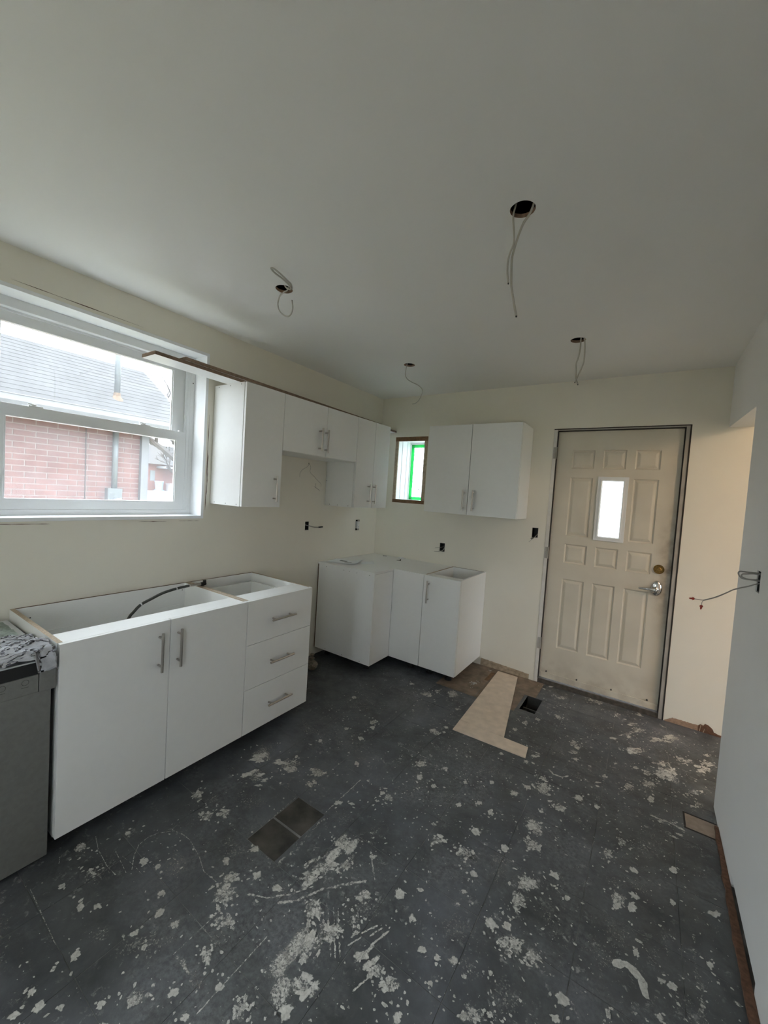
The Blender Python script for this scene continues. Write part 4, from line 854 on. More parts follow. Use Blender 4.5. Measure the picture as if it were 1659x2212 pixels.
# ================================================================== PLASTER SPLATTER ON THE TILES
SPLATS = [(0.864,-2.146,0.05,0.04,0.04,-0.032),(1.077,-1.931,0.042,0.034,0.024,-0.025),(0.883,-2.437,0.032,0.024,0.029,-0.018),(0.931,-2.382,0.024,0.019,0.025,-0.017),(0.641,-2.823,0.021,0.016,0.03,-0.01),(0.791,-2.841,0.026,0.02,0.021,-0.007),(0.897,-2.913,0.01,0.007,0.022,-0.008),(0.942,-2.878,0.013,0.01,0.013,-0.005),(0.768,-2.925,0.011,0.009,0.018,-0.006),(1.055,-2.978,0.014,0.01,0.018,-0.006),(1.131,-2.843,0.017,0.013,0.01,-0.005),(1.132,-2.762,0.018,0.014,0.015,-0.008),(1.207,-2.751,0.018,0.013,0.014,-0.008),(1.195,-2.841,0.011,0.009,0.013,-0.006),(1.334,-2.636,0.027,0.021,0.022,-0.015),(1.365,-2.736,0.02,0.015,0.023,-0.014),(1.135,-2.51,0.014,0.011,0.017,-0.011),(0.892,-2.704,0.017,0.013,0.017,-0.008),(0.957,-2.684,0.007,0.006,0.019,-0.01),(1.249,-2.588,0.039,0.03,0.043,-0.03),(1.281,-2.475,0.017,0.013,0.015,-0.012),(1.475,-2.761,0.012,0.009,0.013,-0.009),(1.303,-2.916,0.034,0.025,0.016,-0.008),(1.119,-3.082,0.014,0.011,0.018,-0.005),(1.063,-3.085,0.011,0.009,0.02,-0.005),(1.166,-3.047,0.009,0.006,0.01,-0.003),(1.246,-2.981,0.012,0.009,0.014,-0.005),(1.089,-3.128,0.015,0.011,0.012,-0.003),(1.381,-2.848,0.013,0.01,0.013,-0.007),(1.458,-2.857,0.015,0.011,0.009,-0.006),(1.606,-2.53,0.039,0.029,0.037,-0.037),(1.663,-2.616,0.052,0.039,0.021,-0.02),(1.634,-2.449,0.034,0.026,0.018,-0.022),(1.538,-2.428,0.02,0.015,0.038,-0.04),(1.447,-2.358,0.038,0.029,0.019,-0.02),(1.478,-2.287,0.043,0.033,0.02,-0.021),(1.448,-2.166,0.034,0.027,0.025,-0.03),(1.529,-2.235,0.019,0.014,0.019,-0.022),(1.678,-2.379,0.013,0.01,0.023,-0.029),(1.658,-2.285,0.027,0.021,0.013,-0.017),(1.669,-2.685,0.019,0.014,0.017,-0.016),(1.566,-2.755,0.021,0.015,0.026,-0.019),(1.821,-2.455,0.023,0.017,0.014,-0.02),(1.76,-2.447,0.027,0.02,0.008,-0.01),(1.586,-2.14,0.011,0.009,0.009,-0.013),(1.294,-2.016,0.021,0.017,0.009,-0.011),(1.186,-2.411,0.022,0.017,0.011,-0.008),(0.733,-2.391,0.025,0.02,0.04,-0.024),(0.713,-2.685,0.011,0.008,0.018,-0.008),(1.384,-2.463,0.03,0.024,0.008,-0.008),(0.74,-2.017,0.062,0.052,0.054,-0.044),(0.913,-1.973,0.052,0.043,0.04,-0.037),(1.045,-3.03,0.008,0.006,0.007,-0.002),(1.071,-2.724,0.013,0.01,0.012,-0.006),(1.213,-2.539,0.03,0.023,0.023,-0.017),(1.466,-1.521,0.02,0.017,0.012,-0.021),(1.594,-1.465,0.015,0.012,0.008,-0.017),(1.51,-1.613,0.014,0.012,0.01,-0.019),(1.603,-1.623,0.011,0.009,0.007,-0.015),(1.834,-1.406,0.012,0.01,0.005,-0.015),(2.067,-1.271,0.039,0.031,0.011,-0.053),(1.996,-1.318,0.02,0.016,0.004,-0.017),(1.951,-1.415,0.019,0.015,0.004,-0.017),(2.227,-1.234,0.02,0.015,0.003,-0.022),(2.162,-1.362,0.024,0.018,0.004,-0.024),(2.087,-1.558,0.039,0.031,0.011,-0.048),(2.105,-1.674,0.032,0.026,0.01,-0.043),(1.897,-1.607,0.013,0.011,0.011,-0.034),(1.878,-1.754,0.017,0.013,0.009,-0.024),(1.769,-1.907,0.036,0.028,0.016,-0.031),(1.877,-1.886,0.027,0.021,0.019,-0.046),(2.011,-1.761,0.017,0.012,0.007,-0.022),(1.946,-1.955,0.013,0.01,0.006,-0.016),(2.133,-1.864,0.044,0.034,0.008,-0.034),(2.117,-1.953,0.028,0.022,0.012,-0.044),(2.21,-1.757,0.023,0.018,0.004,-0.021),(1.757,-2.203,0.017,0.014,0.013,-0.022),(1.808,-2.142,0.009,0.006,0.005,-0.01),(2.269,-1.827,0.009,0.007,0.002,-0.017),(2.429,-1.71,0.022,0.017,0.004,-0.052),(2.479,-1.655,0.02,0.015,0,-0.021),(2.474,-1.713,0.014,0.011,0.001,-0.031),(2.428,-1.399,0.017,0.014,0.002,-0.039),(2.382,-1.507,0.016,0.013,0.003,-0.039),(2.475,-1.527,0.02,0.015,0,-0.022),(2.611,-1.422,0.016,0.013,-0.001,-0.026),(2.601,-1.594,0.011,0.008,-0.001,-0.022),(2.064,-2.094,0.02,0.015,0.008,-0.022),(2.113,-2.067,0.016,0.013,0.005,-0.019),(2.149,-2.111,0.048,0.035,0.01,-0.036),(2.21,-2.115,0.028,0.02,0.006,-0.027),(1.91,-2.312,0.018,0.014,0.006,-0.011),(1.96,-2.303,0.012,0.009,0.006,-0.012),(2.113,-2.238,0.008,0.006,0.004,-0.009),(2.049,-2.298,0.007,0.006,0.004,-0.01),(1.973,-2.377,0.009,0.006,0.005,-0.01),(2.493,-1.885,0.01,0.008,0,-0.021),(2.562,-1.928,0.018,0.014,-0.001,-0.017),(2.589,-1.923,0.018,0.013,-0,-0.015),(2.312,-2.172,0.02,0.015,0.003,-0.018),(2.43,-2.127,0.008,0.006,0.002,-0.018),(2.555,-2.044,0.014,0.011,-0.001,-0.016),(2.103,-2.367,0.054,0.04,0.006,-0.015),(1.876,-2.449,0.023,0.017,0.012,-0.02),(1.935,-2.504,0.016,0.012,0.006,-0.01),(2.303,-2.231,0.016,0.012,0.002,-0.014),(1.832,-1.587,0.013,0.011,0.007,-0.018),(2.437,-0.963,0.021,0.017,0.001,-0.031),(2.52,-0.875,0.032,0.025,0,-0.033),(2.535,-0.988,0.012,0.01,0,-0.03),(2.627,-0.721,0.043,0.035,-0.002,-0.048),(2.618,-0.656,0.066,0.054,-0.001,-0.037),(2.725,-0.785,0.046,0.037,-0.002,-0.022),(2.737,-0.886,0.024,0.02,-0.002,-0.031),(2.133,-0.745,0.024,0.02,0.004,-0.027),(2.168,-0.897,0.017,0.014,0.002,-0.018),(2.446,-0.559,0.059,0.049,0.001,-0.042),(2.586,-0.607,0.034,0.028,-0.001,-0.033),(2.817,-0.419,0.029,0.024,-0.003,-0.036),(2.775,-0.529,0.022,0.018,-0.002,-0.027),(2.586,-1.132,0.046,0.036,0,-0.015),(2.764,-1.167,0.018,0.013,-0.002,-0.012),(2.732,-1.546,0.029,0.022,-0.002,-0.016),(2.697,-1.773,0.013,0.01,-0.001,-0.018),(2.005,-2.277,0.018,0.014,0.005,-0.012),(1.834,-2.25,0.016,0.012,0.008,-0.013),(1.791,-0.835,0.018,0.016,0.005,-0.018),(1.72,-0.603,0.011,0.01,0.006,-0.021),(1.993,-0.475,0.023,0.019,0.006,-0.032),(1.885,-0.603,0.017,0.015,0.004,-0.021),(2.131,-0.732,0.02,0.017,0.004,-0.032),(2.154,-0.772,0.016,0.013,0.003,-0.022),(2.145,-0.827,0.023,0.019,0.004,-0.025),(1.937,-1.114,0.017,0.013,0.005,-0.021),(1.973,-1.102,0.011,0.009,0.003,-0.014),(1.826,-0.701,0.022,0.018,0.008,-0.034),(2.149,-0.036,0.02,0.017,0.004,-0.034),(2.202,-0.035,0.029,0.025,0.004,-0.042),(1.969,-0.161,0.029,0.025,0.004,-0.02),(2.333,-0.147,0.023,0.02,0.002,-0.031),(2.411,-0.405,0.026,0.021,0.002,-0.042),(2.469,-0.278,0.044,0.037,0,-0.034),(2.422,-0.223,0.036,0.03,0.001,-0.036),(2.328,-0.506,0.025,0.021,0.002,-0.02),(2.473,-0.001,0.048,0.04,0,-0.04),(2.641,-0.245,0.056,0.046,-0.002,-0.055),(2.597,-0.693,0.052,0.042,-0.002,-0.05),(2.625,-0.734,0.029,0.024,-0.001,-0.032),(2.516,-0.759,0.022,0.018,0,-0.028),(2.524,-0.862,0.032,0.026,0,-0.03),(2.433,-0.964,0.025,0.02,0.001,-0.028),(2.322,-0.956,0.014,0.012,0.002,-0.018),(2.531,-1.004,0.013,0.011,0,-0.027),(2.463,-0.753,0.019,0.016,0,-0.017),(2.796,-0.499,0.023,0.019,-0.003,-0.037),(2.76,-0.494,0.023,0.019,-0.002,-0.023),(2.717,-0.476,0.032,0.025,-0.003,-0.038),(2.68,-0.471,0.024,0.019,-0.001,-0.028),(2.819,-0.32,0.024,0.021,-0.002,-0.021),(2.824,-0.424,0.035,0.029,-0.002,-0.019),(2.052,-1.197,0.02,0.017,0.005,-0.025),(2.062,-1.277,0.033,0.026,0.01,-0.048),(1.993,-1.318,0.019,0.016,0.005,-0.018),(2.226,-1.227,0.016,0.013,0.004,-0.024),(2.312,-1.236,0.016,0.013,0.002,-0.017),(2.162,-1.368,0.021,0.017,0.004,-0.021),(2.091,-1.448,0.012,0.01,0.002,-0.013),(1.952,-1.406,0.019,0.016,0.005,-0.016),(1.965,-1.03,0.037,0.03,0.003,-0.01),(1.851,-0.02,0.02,0.018,0.003,-0.015),(2.572,-0.324,0.051,0.042,-0,-0.043),(2.443,-0.591,0.044,0.036,0.001,-0.028),(1.127,-0.807,0.035,0.03,0.024,-0.045),(1.17,-0.715,0.023,0.021,0.009,-0.019),(0.746,-1.202,0.015,0.013,0.018,-0.022),(1.031,-1.366,0.02,0.017,0.018,-0.024),(1.065,-1.414,0.013,0.011,0.017,-0.024),(0.944,-1.534,0.009,0.008,0.018,-0.021),(1.073,-1.55,0.012,0.01,0.02,-0.026),(0.905,-1.723,0.01,0.007,0.018,-0.019),(0.901,-1.911,0.008,0.007,0.012,-0.012),(1.193,-1.743,0.011,0.009,0.013,-0.017),(1.469,-1.517,0.02,0.017,0.011,-0.019),(1.514,-1.614,0.014,0.011,0.012,-0.022),(1.604,-1.476,0.008,0.007,0.006,-0.012),(1.079,-1.929,0.027,0.022,0.028,-0.029),(1.467,-1.84,0.02,0.016,0.014,-0.021),(1.431,-1.891,0.007,0.006,0.007,-0.01),(1.602,-1.63,0.011,0.009,0.007,-0.013),(1.431,-1.106,0.014,0.011,0.008,-0.017),(1.283,-0.67,0.031,0.027,0.034,-0.077),(1.415,-0.85,0.033,0.029,0.021,-0.049),(1.39,-1.197,0.039,0.033,0.016,-0.032),(1.722,-1.497,0.011,0.009,0.006,-0.014),(1.799,-1.136,0.009,0.008,0.005,-0.015),(1.422,-1.832,0.013,0.01,0.01,-0.015),(1.345,-1.98,0.013,0.01,0.008,-0.009),(1.756,-1.663,0.013,0.01,0.007,-0.016),(0.962,-0.744,0.016,0.014,0.011,-0.019),(1.345,-0.391,0.025,0.022,0.009,-0.022),(1.112,-2.012,0.02,0.017,0.019,-0.02)]

def splatter():
    rnd = random.Random(3); V = []; F = []; cov = []
    def onfloor(x, y):
        if not (.63 < x < W-.045 or (y > WE+.05 and .63 < x < 3.2)) or not (-4.6 < y < -.01): return False
        if x < 1.30 and y > -.66: return False
        if VENT[0]-.01 < x < VENT[1]+.01 and VENT[2]-.01 < y < VENT[3]+.01: return False
        if PATCH[0] < x and PATCH[2] < y < PATCH[3]: return False
        if MISS[0] < x < MISS[1] and MISS[2] < y < MISS[3]: return False
        if -1.105 < y < -.04 and 1.40 < x < 1.93 and (x < 1.77 or y < -.96): return False
        return True
    def blob(x, y, a, b, th, cover, jag=.35, n=None, rim=.28):
        """irregular flat patch, half axes a, b turned by th, thinning out to its rim"""
        if not onfloor(x, y): return
        n = n or max(9, min(26, int(9+max(a, b)*420))); s = rnd.uniform(0, 99); z = .0005+.0007*rnd.random()
        i = len(V); ct, st = math.cos(th), math.sin(th); small = max(a, b) < .006
        V.append((x, y, z)); cov.append(cover)
        rings = ((1, cover-.10),) if small else ((.62, cover-.04), (1, rim))
        for f, cv in rings:
            for k in range(n):
                t_ = 2*math.pi*k/n; q = (1+jag*1.5*noise.noise((math.cos(t_)*1.5+s, math.sin(t_)*1.5, s))+jag*.8*noise.noise((math.cos(t_)*4+s, math.sin(t_)*4, s+9)))*f
                px, py = a*q*math.cos(t_), b*q*math.sin(t_)
                V.append((x+px*ct-py*st, y+px*st+py*ct, z)); cov.append(cv)
        for k in range(n):
            l = (k+1) % n; F.append((i, i+1+k, i+1+l))
            if not small: F.append((i+1+k, i+1+n+k, i+1+n+l, i+1+l))
    for (cx, cy, ux, uy, vx, vy) in SPLATS:
        u, v = Vector((ux, uy)), Vector((vx, vy)); size = math.sqrt(abs(u.x*v.y-u.y*v.x))
        big = size > .024
        th = math.atan2(u.y, u.x) if u.length > v.length else math.atan2(v.y, v.x)
        asp = min(2.2, max(u.length, v.length)/max(1e-4, size))
        if not big:
            blob(cx, cy, size*.92*asp**.5, size*.92/asp**.5, th, rnd.uniform(.60, .86), .42, rim=rnd.uniform(.32, .44))
            k = 3
        else:
            blob(cx, cy, size*1.0*asp**.5, size*1.0/asp**.5, th, rnd.uniform(.50, .58), .6, rim=.22)
            for _ in range(6):
                p, q = rnd.gauss(0, .42), rnd.gauss(0, .42); o = u*p+v*q; s = size*rnd.uniform(.20, .46)
                blob(cx+o.x, cy+o.y, s*rnd.uniform(1., 1.6), s*rnd.uniform(.6, 1), th+rnd.uniform(-.7, .7), rnd.uniform(.56, .80), .6, rim=.30)
            k = 9
        for _ in range(k):
            p, q = rnd.gauss(0, 1.0), rnd.gauss(0, 1.0); o = u*p+v*q; s = rnd.uniform(.0015, .0060)
            blob(cx+o.x, cy+o.y, s*rnd.uniform(.9, 1.8), s, rnd.uniform(0, 6.3), rnd.uniform(.60, .92), .5, 8)
    # loose specks everywhere, denser to the right
    for _ in range(14000):
        x, y = rnd.uniform(.03, 3.3), rnd.uniform(-4.2, -.02)
        if rnd.random() > (.22+.78*min(1, max(0, (x-.6)/1.2)))*(.35+.95*max(0, noise.noise((x*2.2, y*2.2, 5))+.35)): continue
        s = .0009+.0042*rnd.random()**3; blob(x, y, s*rnd.uniform(1, 2.1), s, rnd.uniform(0, 6.3), rnd.uniform(.50, .90), .5, 7)
    for _ in range(520):
        x, y = rnd.uniform(.2, 3.2), rnd.uniform(-3.8, -.03)
        if noise.noise((x*1.6, y*1.6, 11)) < -.12 or rnd.random() > .35+.65*min(1, max(0, x-.7)): continue
        s = .003+.010*rnd.random()**2; blob(x, y, s*rnd.uniform(1, 2.0), s*.85, rnd.gauss(.4, .6), rnd.uniform(.46, .74), .6, 12, rim=.3)
    for _ in range(260):      # thin dried washes
        x, y = rnd.uniform(.7, 3.0), rnd.uniform(-3.2, -.1); s = rnd.uniform(.02, .07)
        blob(x, y, s*rnd.uniform(1, 1.8), s, rnd.gauss(.4, .7), rnd.uniform(.36, .46), .6, rim=.2)
    # trowel scrapes and dragged smears: chains of small patches
    def line(pts, w_, cover, j=.25):
        P = [Vector(p) for p in pts]
        for a, b in zip(P, P[1:]):
            d = b-a; L = d.length; m = max(1, int(L/(w_*1.3)+.5)); th = math.atan2(d.y, d.x)
            for k in range(m):
                c_ = a+d*((k+.5)/m); blob(c_.x+rnd.gauss(0, w_*j*.3), c_.y+rnd.gauss(0, w_*j*.3), L/m*.95, w_*.5*rnd.uniform(.7, 1.25), th, cover+rnd.uniform(-.10, .08), .3, 8 if w_ < .006 else 10, rim=cover-.22)
    for a, b, w_ in (((1.700, -2.425), (1.712, -2.395), .005), ((1.708, -2.448), (1.727, -2.405), .006), ((1.722, -2.392), (1.750, -2.342), .007), ((1.748, -2.384), (1.767, -2.340), .007), ((1.768, -2.400), (1.790, -2.336), .009), ((1.755, -2.470), (1.776, -2.400), .014), ((1.795, -2.530), (1.818, -2.466), .007), ((1.790, -2.465), (1.803, -2.420), .018)): line([a, b], w_, .66)
    for k in range(9): x = 1.488+.012*k+rnd.uniform(-.004, .004); y = -2.435+.0065*k+rnd.uniform(-.01, .01); line([(x, y), (x+.070+.02*rnd.random(), y-.062-.02*rnd.random())], .006+.006*rnd.random(), .50)
    for a, b in (((1.653, -2.475), (1.683, -2.506)), ((1.661, -2.463), (1.696, -2.501)), ((1.604, -2.379), (1.653, -2.433)), ((1.679, -2.46), (1.709, -2.492)), ((1.567, -2.129), (1.60, -2.165)), ((1.60, -2.165), (1.649, -2.215))): line([a, b], .007, .58)
    line([(1.457, -2.13), (1.466, -2.246), (1.448, -2.346), (1.439, -2.399)], .045, .56, 1); line([(1.44, -2.15), (1.42, -2.25), (1.40, -2.35)], .022, .50, 1); line([(1.52, -2.20), (1.50, -2.30)], .03, .50, 1)
    line([(1.59, -2.48), (1.60, -2.54), (1.585, -2.60)], .075, .62, 1); line([(1.62, -2.45), (1.64, -2.49), (1.66, -2.50)], .05, .58, 1); line([(1.575, -2.60), (1.60, -2.66), (1.63, -2.70)], .06, .60, 1)
    line([(1.315, -2.542), (1.377, -2.51), (1.434, -2.451), (1.479, -2.379)], .009, .62); line([(1.423, -2.496), (1.469, -2.451), (1.519, -2.359), (1.624, -2.239)], .012, .58)
    line([(.897, -2.748), (.84, -2.715), (.805, -2.681), (.798, -2.645), (.808, -2.610), (.849, -2.563), (.895, -2.549), (.943, -2.546), (1.04, -2.564), (1.111, -2.588), (1.192, -2.583)], .0028, .60)
    line([(.611, -2.764), (.705, -2.787), (.804, -2.796), (.87, -2.792)], .0028, .58); line([(.768, -2.75), (.89, -2.765)], .0028, .56); line([(.81, -2.743), (.885, -2.734), (.946, -2.733)], .0024, .52); line([(.57, -2.865), (.657, -2.899)], .003, .6); line([(.694, -2.993), (.971, -3.002)], .003, .58)
    line([(1.297, -2.795), (1.47, -2.795)], .020, .50); line([(1.477, -2.834), (1.478, -2.593)], .005, .62); line([(1.285, -2.62), (1.287, -2.80)], .004, .56); line([(1.188, -2.705), (1.382, -2.699)], .003, .5)
    line([(1.284, -1.83), (1.284, -2.10)], .006, .60); line([(1.09, -.90), (1.09, -1.44)], .0035, .50); line([(2.21, -.20), (2.21, -.60)], .0035, .50); line([(1.277, -1.46), (1.472, -1.455)], .005, .55); line([(1.30, -2.10), (1.31, -2.40)], .018, .48, 1); line([(1.112, -2.11), (1.125, -2.40)], .006, .5)
    line([(2.44, -1.965), (2.455, -1.945), (2.48, -1.945), (2.505, -1.965), (2.515, -2.00)], .026, .80); line([(2.06, -1.10), (2.09, -1.125), (2.13, -1.12), (2.15, -1.09)], .014, .64)
    line([(2.535, -1.128), (2.60, -1.122), (2.662, -1.135)], .014, .66); line([(2.668, -1.99), (2.655, -1.80), (2.66, -1.66)], .020, .46); line([(2.40, -2.30), (2.52, -1.90), (2.55, -1.75)], .05, .40, 1)
    def make(faces, label):
        used = sorted({i for f in faces for i in f}); ix = {o: n for n, o in enumerate(used)}
        me = bpy.data.meshes.new('plaster_splatter'); me.from_pydata([V[i] for i in used], [], [tuple(ix[i] for i in f) for f in faces]); me.materials.append(M['splat'])
        at = me.attributes.new('cover', 'FLOAT', 'POINT'); at.data.foreach_set('value', [cov[i] for i in used])
        o = bpy.data.objects.new('plaster_splatter', me); C.objects.link(o); tag(o, label, 'plaster', kind='stuff')
    far = lambda f: max(V[i][0] for i in f) > W-.03
    make([f for f in F if not far(f)], 'dried white plaster splashes and scrapes all over the dark tiles')
    make([f for f in F if far(f) and min(V[i][1] for i in f) > WE+.01], 'dried plaster splashes on the tiles inside the passage')
splatter()

# ================================================================== OUTSIDE THE WINDOWS
M['brick'] = mat('red_brick', (.155, .072, .062), .9, var=.28, vscale=5, bump=.4, bscale=90)
M['mortar'] = mat('pale_mortar', (.24, .205, .19), .95, var=.15, vscale=12)
M['shingle'] = mat('grey_asphalt_shingle', (.024, .0235, .023), .95, var=.25, vscale=22, bump=.5, bscale=150)
M['fascia'] = mat('white_aluminium', (.115, .122, .132), .4)
M['conduit'] = mat('galvanised_conduit', (.10, .115, .12), .4, metal=.3)
M['rust'] = mat('rusty_boot', (.10, .06, .03), .9, var=.4, vscale=40)
M['grass'] = mat('winter_lawn', (.13, .125, .06), .95, vscale=.8, col2=(.19, .175, .12))
M['drive'] = mat('pale_driveway', (.2,.195,.19), .9, var=.1, vscale=1)
M['bark'] = mat('bare_branches', (.035, .030, .027), .9, var=.3, vscale=20)
M['blue'] = mat('blue_bin', (.12, .30, .60), .5)
def outside():
    # ground rising gently away from the house
    mb = MB(); xs = [-70, -45, -30, -18, -9, -5, 0, 20, 60]; zz = [1.1, .85, .55, .2, -.25, -.42, -.42, -.42, -.42]; ys = [-60, -20, 0, 20, 70]
    for i in range(len(xs)-1):
        for j in range(len(ys)-1): mb.poly([(xs[i], ys[j], zz[i]), (xs[i+1], ys[j], zz[i+1]), (xs[i+1], ys[j+1], zz[i+1]), (xs[i], ys[j+1], zz[i])])
    tag(mb.build('ground', 'grass', origin=(0, 0, 0)), 'pale winter lawn outside the window', 'ground', kind='structure')
    mb = MB(); mb.prism([(-27, 5), (-18, 3), (-18, 9), (-27, 14.5)], .22, .60, 2)
    mb = MB(); mb.poly([(-29, 6, .545), (-19, 2, .26), (-19, 7.2, .26), (-29, 15.5, .545)])
    tag(mb.build('driveway', 'drive', origin=(0, 0, 0)), 'pale driveway beyond the brick garage', 'driveway', kind='structure')
    # brick garage next door
    g = thing('brick_garage', (-5.0, -3.5, -.42), 'red brick garage with a grey shingle roof seen through the big window', 'building')
    wx, yc, zs_ = -3.6, -.735, 2.17; ye = -8.0
    mb = MB(); mb.box(-5.6, wx-.010, ye, yc, -.42, zs_); gw = mb.build('wall', 'mortar', g)
    mb2 = MB().prism([(-5.6, zs_), (wx-.012, zs_), (-4.6, zs_+.64*1.0)], yc-.1, yc, 1); mb2.build('gable', 'brick', g)
    bw, bh, mj = .195, .057, .011; proto = None; rb = random.Random(2)
    rows = 19; z00 = .86
    for i in range(rows):
        z = z00+i*(bh+mj); y = yc-.004-(bw/2+mj if i % 2 else 0)
        first = i % 2
        k = 0
        while y > -2.75:
            L = bw
            if proto is None:
                m0 = MB(); m0.box(-.040, .004, -bw/2, bw/2, 0, bh); proto = m0.build('brick', 'brick', g); proto.data.transform(Matrix.Translation(g.location)); o = proto
            else: o = proto.copy(); C.objects.link(o); o.parent = g
            o.location = Vector((wx-.010+rb.uniform(0, .003), y-bw/2, z))-g.location
            y -= bw+mj; k += 1
        if first: MB().box(wx-.05, wx-.006, yc-.004-bw/2, yc-.004, z, z+bh).build('brick', 'brick', g)
    mb = MB().box(wx-.05, wx-.004, -8, -2.78, -.42, zs_).box(wx-.05, wx-.004, -2.78, yc, -.42, z00-mj); mb.build('brickwork', 'brick', g)['label'] = 'weathered red brickwork'
    # corner board and downpipe
    MB().box(wx-.02, wx+.045, yc+.002, yc+.075, -.42, zs_).build('corner_board', 'fascia', g, bevel=.004)
    MB().box(wx+.004, wx+.03, yc+.076, yc+.105, -.42, zs_).build('corner_board', 'fascia', g)
    # soffit, fascia, gutter
    ex = -3.20; ry1 = -.25; ry0 = -8.2
    MB().box(wx-.05, ex, ry0, ry1, zs_, zs_+.02).build('soffit', 'fascia', g)
    MB().box(ex-.02, ex, ry0, ry1, zs_+.02, 2.255).build('fascia_board', 'fascia', g)
    gut = MB().prism([(ex, 2.165), (ex+.075, 2.165), (ex+.095, 2.20), (ex+.095, 2.258), (ex+.105, 2.262), (ex+.105, 2.270), (ex+.088, 2.270), (ex+.088, 2.20), (ex+.072, 2.172), (ex+.006, 2.172), (ex+.006, 2.26), (ex, 2.26)], ry0, ry1, 1); gut.build('gutter', 'fascia', g)
    # roof in shingle courses
    rx, rz = -4.62, 3.20; x_, z_ = ex+.02, 2.275; n = 15
    d = Vector((rx-x_, 0, rz-z_)); L = d.length; d.normalize(); nrm = Vector((-d.z, 0, d.x)); nrm = nrm if nrm.z > 0 else -nrm
    for k in range(n):
        a = Vector((x_, 0, z_))+d*(L*k/n-.008); b = Vector((x_, 0, z_))+d*(L*(k+1)/n+.01)
        q = [a-nrm*.004, a+nrm*.007, b+nrm*.003, b-nrm*.004]
        MB().prism([(p.x, p.z) for p in q], ry0, ry1, 1).build('shingle_course', 'shingle', g)
    mb = MB().prism([(rx, rz), (rx, rz-.02), (-6.05, 2.255), (-6.06, 2.275)], ry0, ry1, 1); mb.build('far_slope', 'shingle', g)
    MB().prism([(x_, z_-.05), (x_, z_), (rx, rz+.0), (-6.05, z_), (-6.05, z_-.05), (rx, rz-.06)], ry1, ry1+.03, 1).build('rake_board', 'fascia', g)
    # service mast, meter and wire
    c = MB().tube([(wx+.045, -1.062, 1.30), (wx+.045, -1.062, 2.165)], .034, 14); c.build('conduit', 'conduit', g, smooth=True)
    c = MB().tube([(wx+.045, -1.062, 2.47), (wx+.045, -1.062, 3.62)], .034, 14); c.build('mast', 'conduit', g, smooth=True)
    MB().lathe((wx+.045, -1.062, 2.42), (0, 0, 1), [(.10, 0), (.09, .05), (.042, .12), (.040, .16)], 18).build('roof_boot', 'rust', g)
    MB().box(wx, wx+.10, -1.155, -.985, 1.03, 1.318).build('meter_box', 'conduit', g, bevel=.006)
    MB().lathe((wx+.10, -1.05, 1.14), (1, 0, 0), [(.062, 0), (.062, .03), (.055, .075), (.03, .085)], 22).build('meter_glass', 'fascia', g)
    MB().tube([(wx+.012, -1.385, -.3), (wx+.012, -1.380, 1.2), (wx+.012, -1.386, 2.168)], .006, 6).build('wire', 'bark', g)
    # far house across the lawn
    h = thing('brick_house', (-32.5, 17.0, .55), 'small red brick house with a white porch roof far across the lawn', 'building')
    MB().box(-35, -30.0, 11.8, 22, .5, 2.7).build('wall', 'brick', h)
    MB().prism([(-35.6, 2.7), (-29.5, 2.6), (-32.5, 4.3)], 11.6, 22.4, 1).build('roof', 'shingle', h)
    MB().box(-29.95, -28.6, 12.45, 16.5, 2.30, 2.46).build('porch_roof', 'fascia', h)
    for y in (13.3, 16.3): MB().box(-28.75, -28.65, y, y+.10, .53, 2.30).build('porch_post', 'fascia', h)
    f = MB().box(-29.99, -29.95, 12.0, 12.35, 1.3, 2.1).build('window', 'conduit', h)
    b = MB(); b.prism([(-29.55, 12.12), (-29.05, 12.12), (-29.05, 12.62), (-29.55, 12.62)], .55, .62, 2); b.lathe((-29.3, 12.37, .60), (0, 0, 1), [(.24, 0), (.30, .62), (.33, .64), (.30, .70)], 12)
    tag(b.build('recycling_bin', 'blue'), 'blue bin on the lawn before the far brick house', 'bin')
    b = MB().box(-29.4, -28.8, 12.95, 13.55, .54, 1.10).prism([(-29.45, 12.90), (-28.75, 12.90), (-28.75, 13.60), (-29.45, 13.60)], 1.10, 1.16, 2)
    tag(b.build('storage_crate', 'mortar'), 'pale crate beside the blue bin', 'crate')
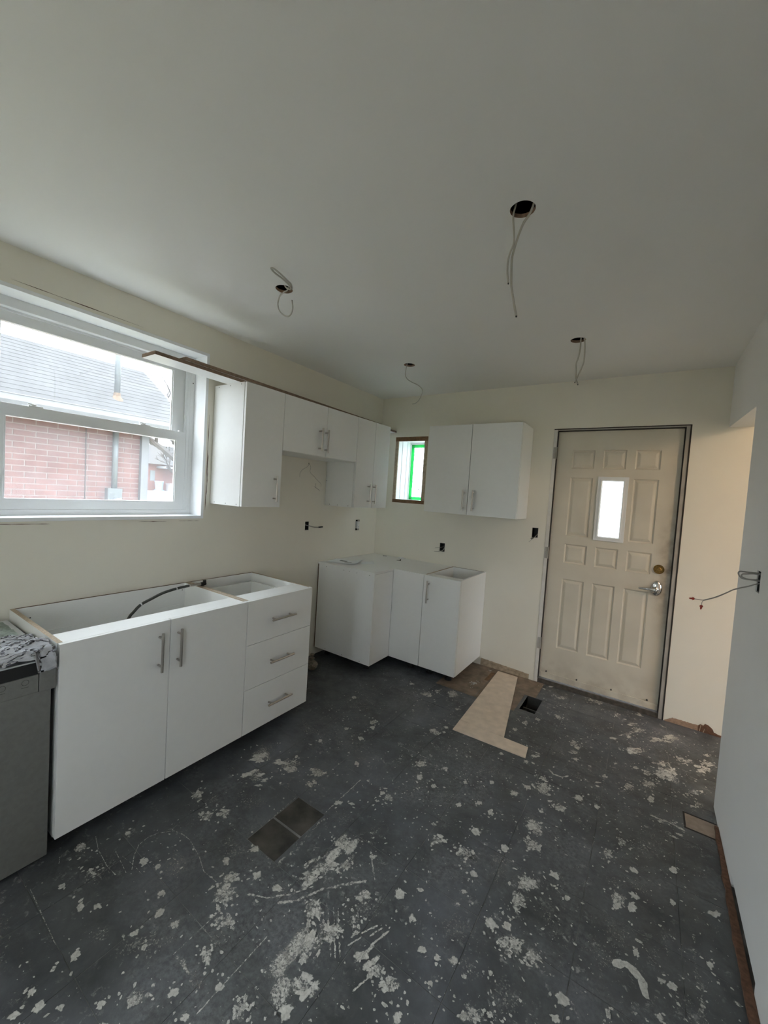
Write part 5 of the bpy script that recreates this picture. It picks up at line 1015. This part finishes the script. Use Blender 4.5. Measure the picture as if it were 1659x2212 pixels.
    # bare tree
    def tree(base, h0, seed, label, spread=1.0, lean=(0, 0)):
        t_ = thing('bare_tree', base, label, 'tree', 'bare trees outside'); rr = random.Random(seed); tr = MB(); br = MB()
        def grow(p, d, L, r_, depth):
            q = p+d*L; mid = p+d*L*.5+Vector((rr.uniform(-1, 1), rr.uniform(-1, 1), rr.uniform(-1, 1)))*L*.06
            r_ = max(r_, .013); (tr if depth == 0 else br).tube([p, mid, q], r_, 5 if depth else 10, sub=2, taper=r_*.62)
            if depth >= 5: return
            for _ in range(3 if depth < 4 else 2):
                nd = (d+Vector((rr.uniform(-1, 1), rr.uniform(-1, 1), rr.uniform(-.45, .75)))*.8*spread).normalized()
                grow(p+d*L*rr.uniform(.55, 1), nd, L*rr.uniform(.58, .78), r_*.58, depth+1)
        grow(Vector(base), Vector((lean[0], lean[1], 1)).normalized(), h0, h0*.075, 0)
        tr.build('trunk', 'bark', t_); br.build('branches', 'bark', t_)
    tree((-22.5, 10.2, .33), 1.7, 5, 'bare tree before the far brick house', 1.1)
    tree((-13.0, 5.5, -.05), 2.9, 12, 'bare tree rising behind the garage roof', 1.15, (.0, -.12))
outside()

# unseen warm lamp added to brighten the passage and the room beyond
lp = thing('added_hall_lamp', (4.1, -1.5, 2.16), 'unseen round warm lamp added to light the room beyond the opening', 'lamp')
em = bpy.data.materials.new('added_lamp_glow'); em.use_nodes = True; n_ = em.node_tree; n_.nodes.clear()
e_ = n_.nodes.new('ShaderNodeEmission'); e_.inputs[0].default_value = (1, .68, .42, 1); e_.inputs[1].default_value = 44
o_ = n_.nodes.new('ShaderNodeOutputMaterial'); n_.links.new(e_.outputs[0], o_.inputs[0]); M['lamp'] = em
MB().lathe((4.1, -1.5, 2.16), (0, 0, 1), [(.02, 0), (.09, .02), (.13, .07), (.14, .12), (.12, .18), (.06, .22)], 20).build('globe', 'lamp', lp, smooth=True)
MB().lathe((4.1, -1.5, 2.375), (0, 0, 1), [(.05, 0), (.05, .06), (.09, .065), (.09, H-2.3751)], 16).build('rose', 'steel', lp)
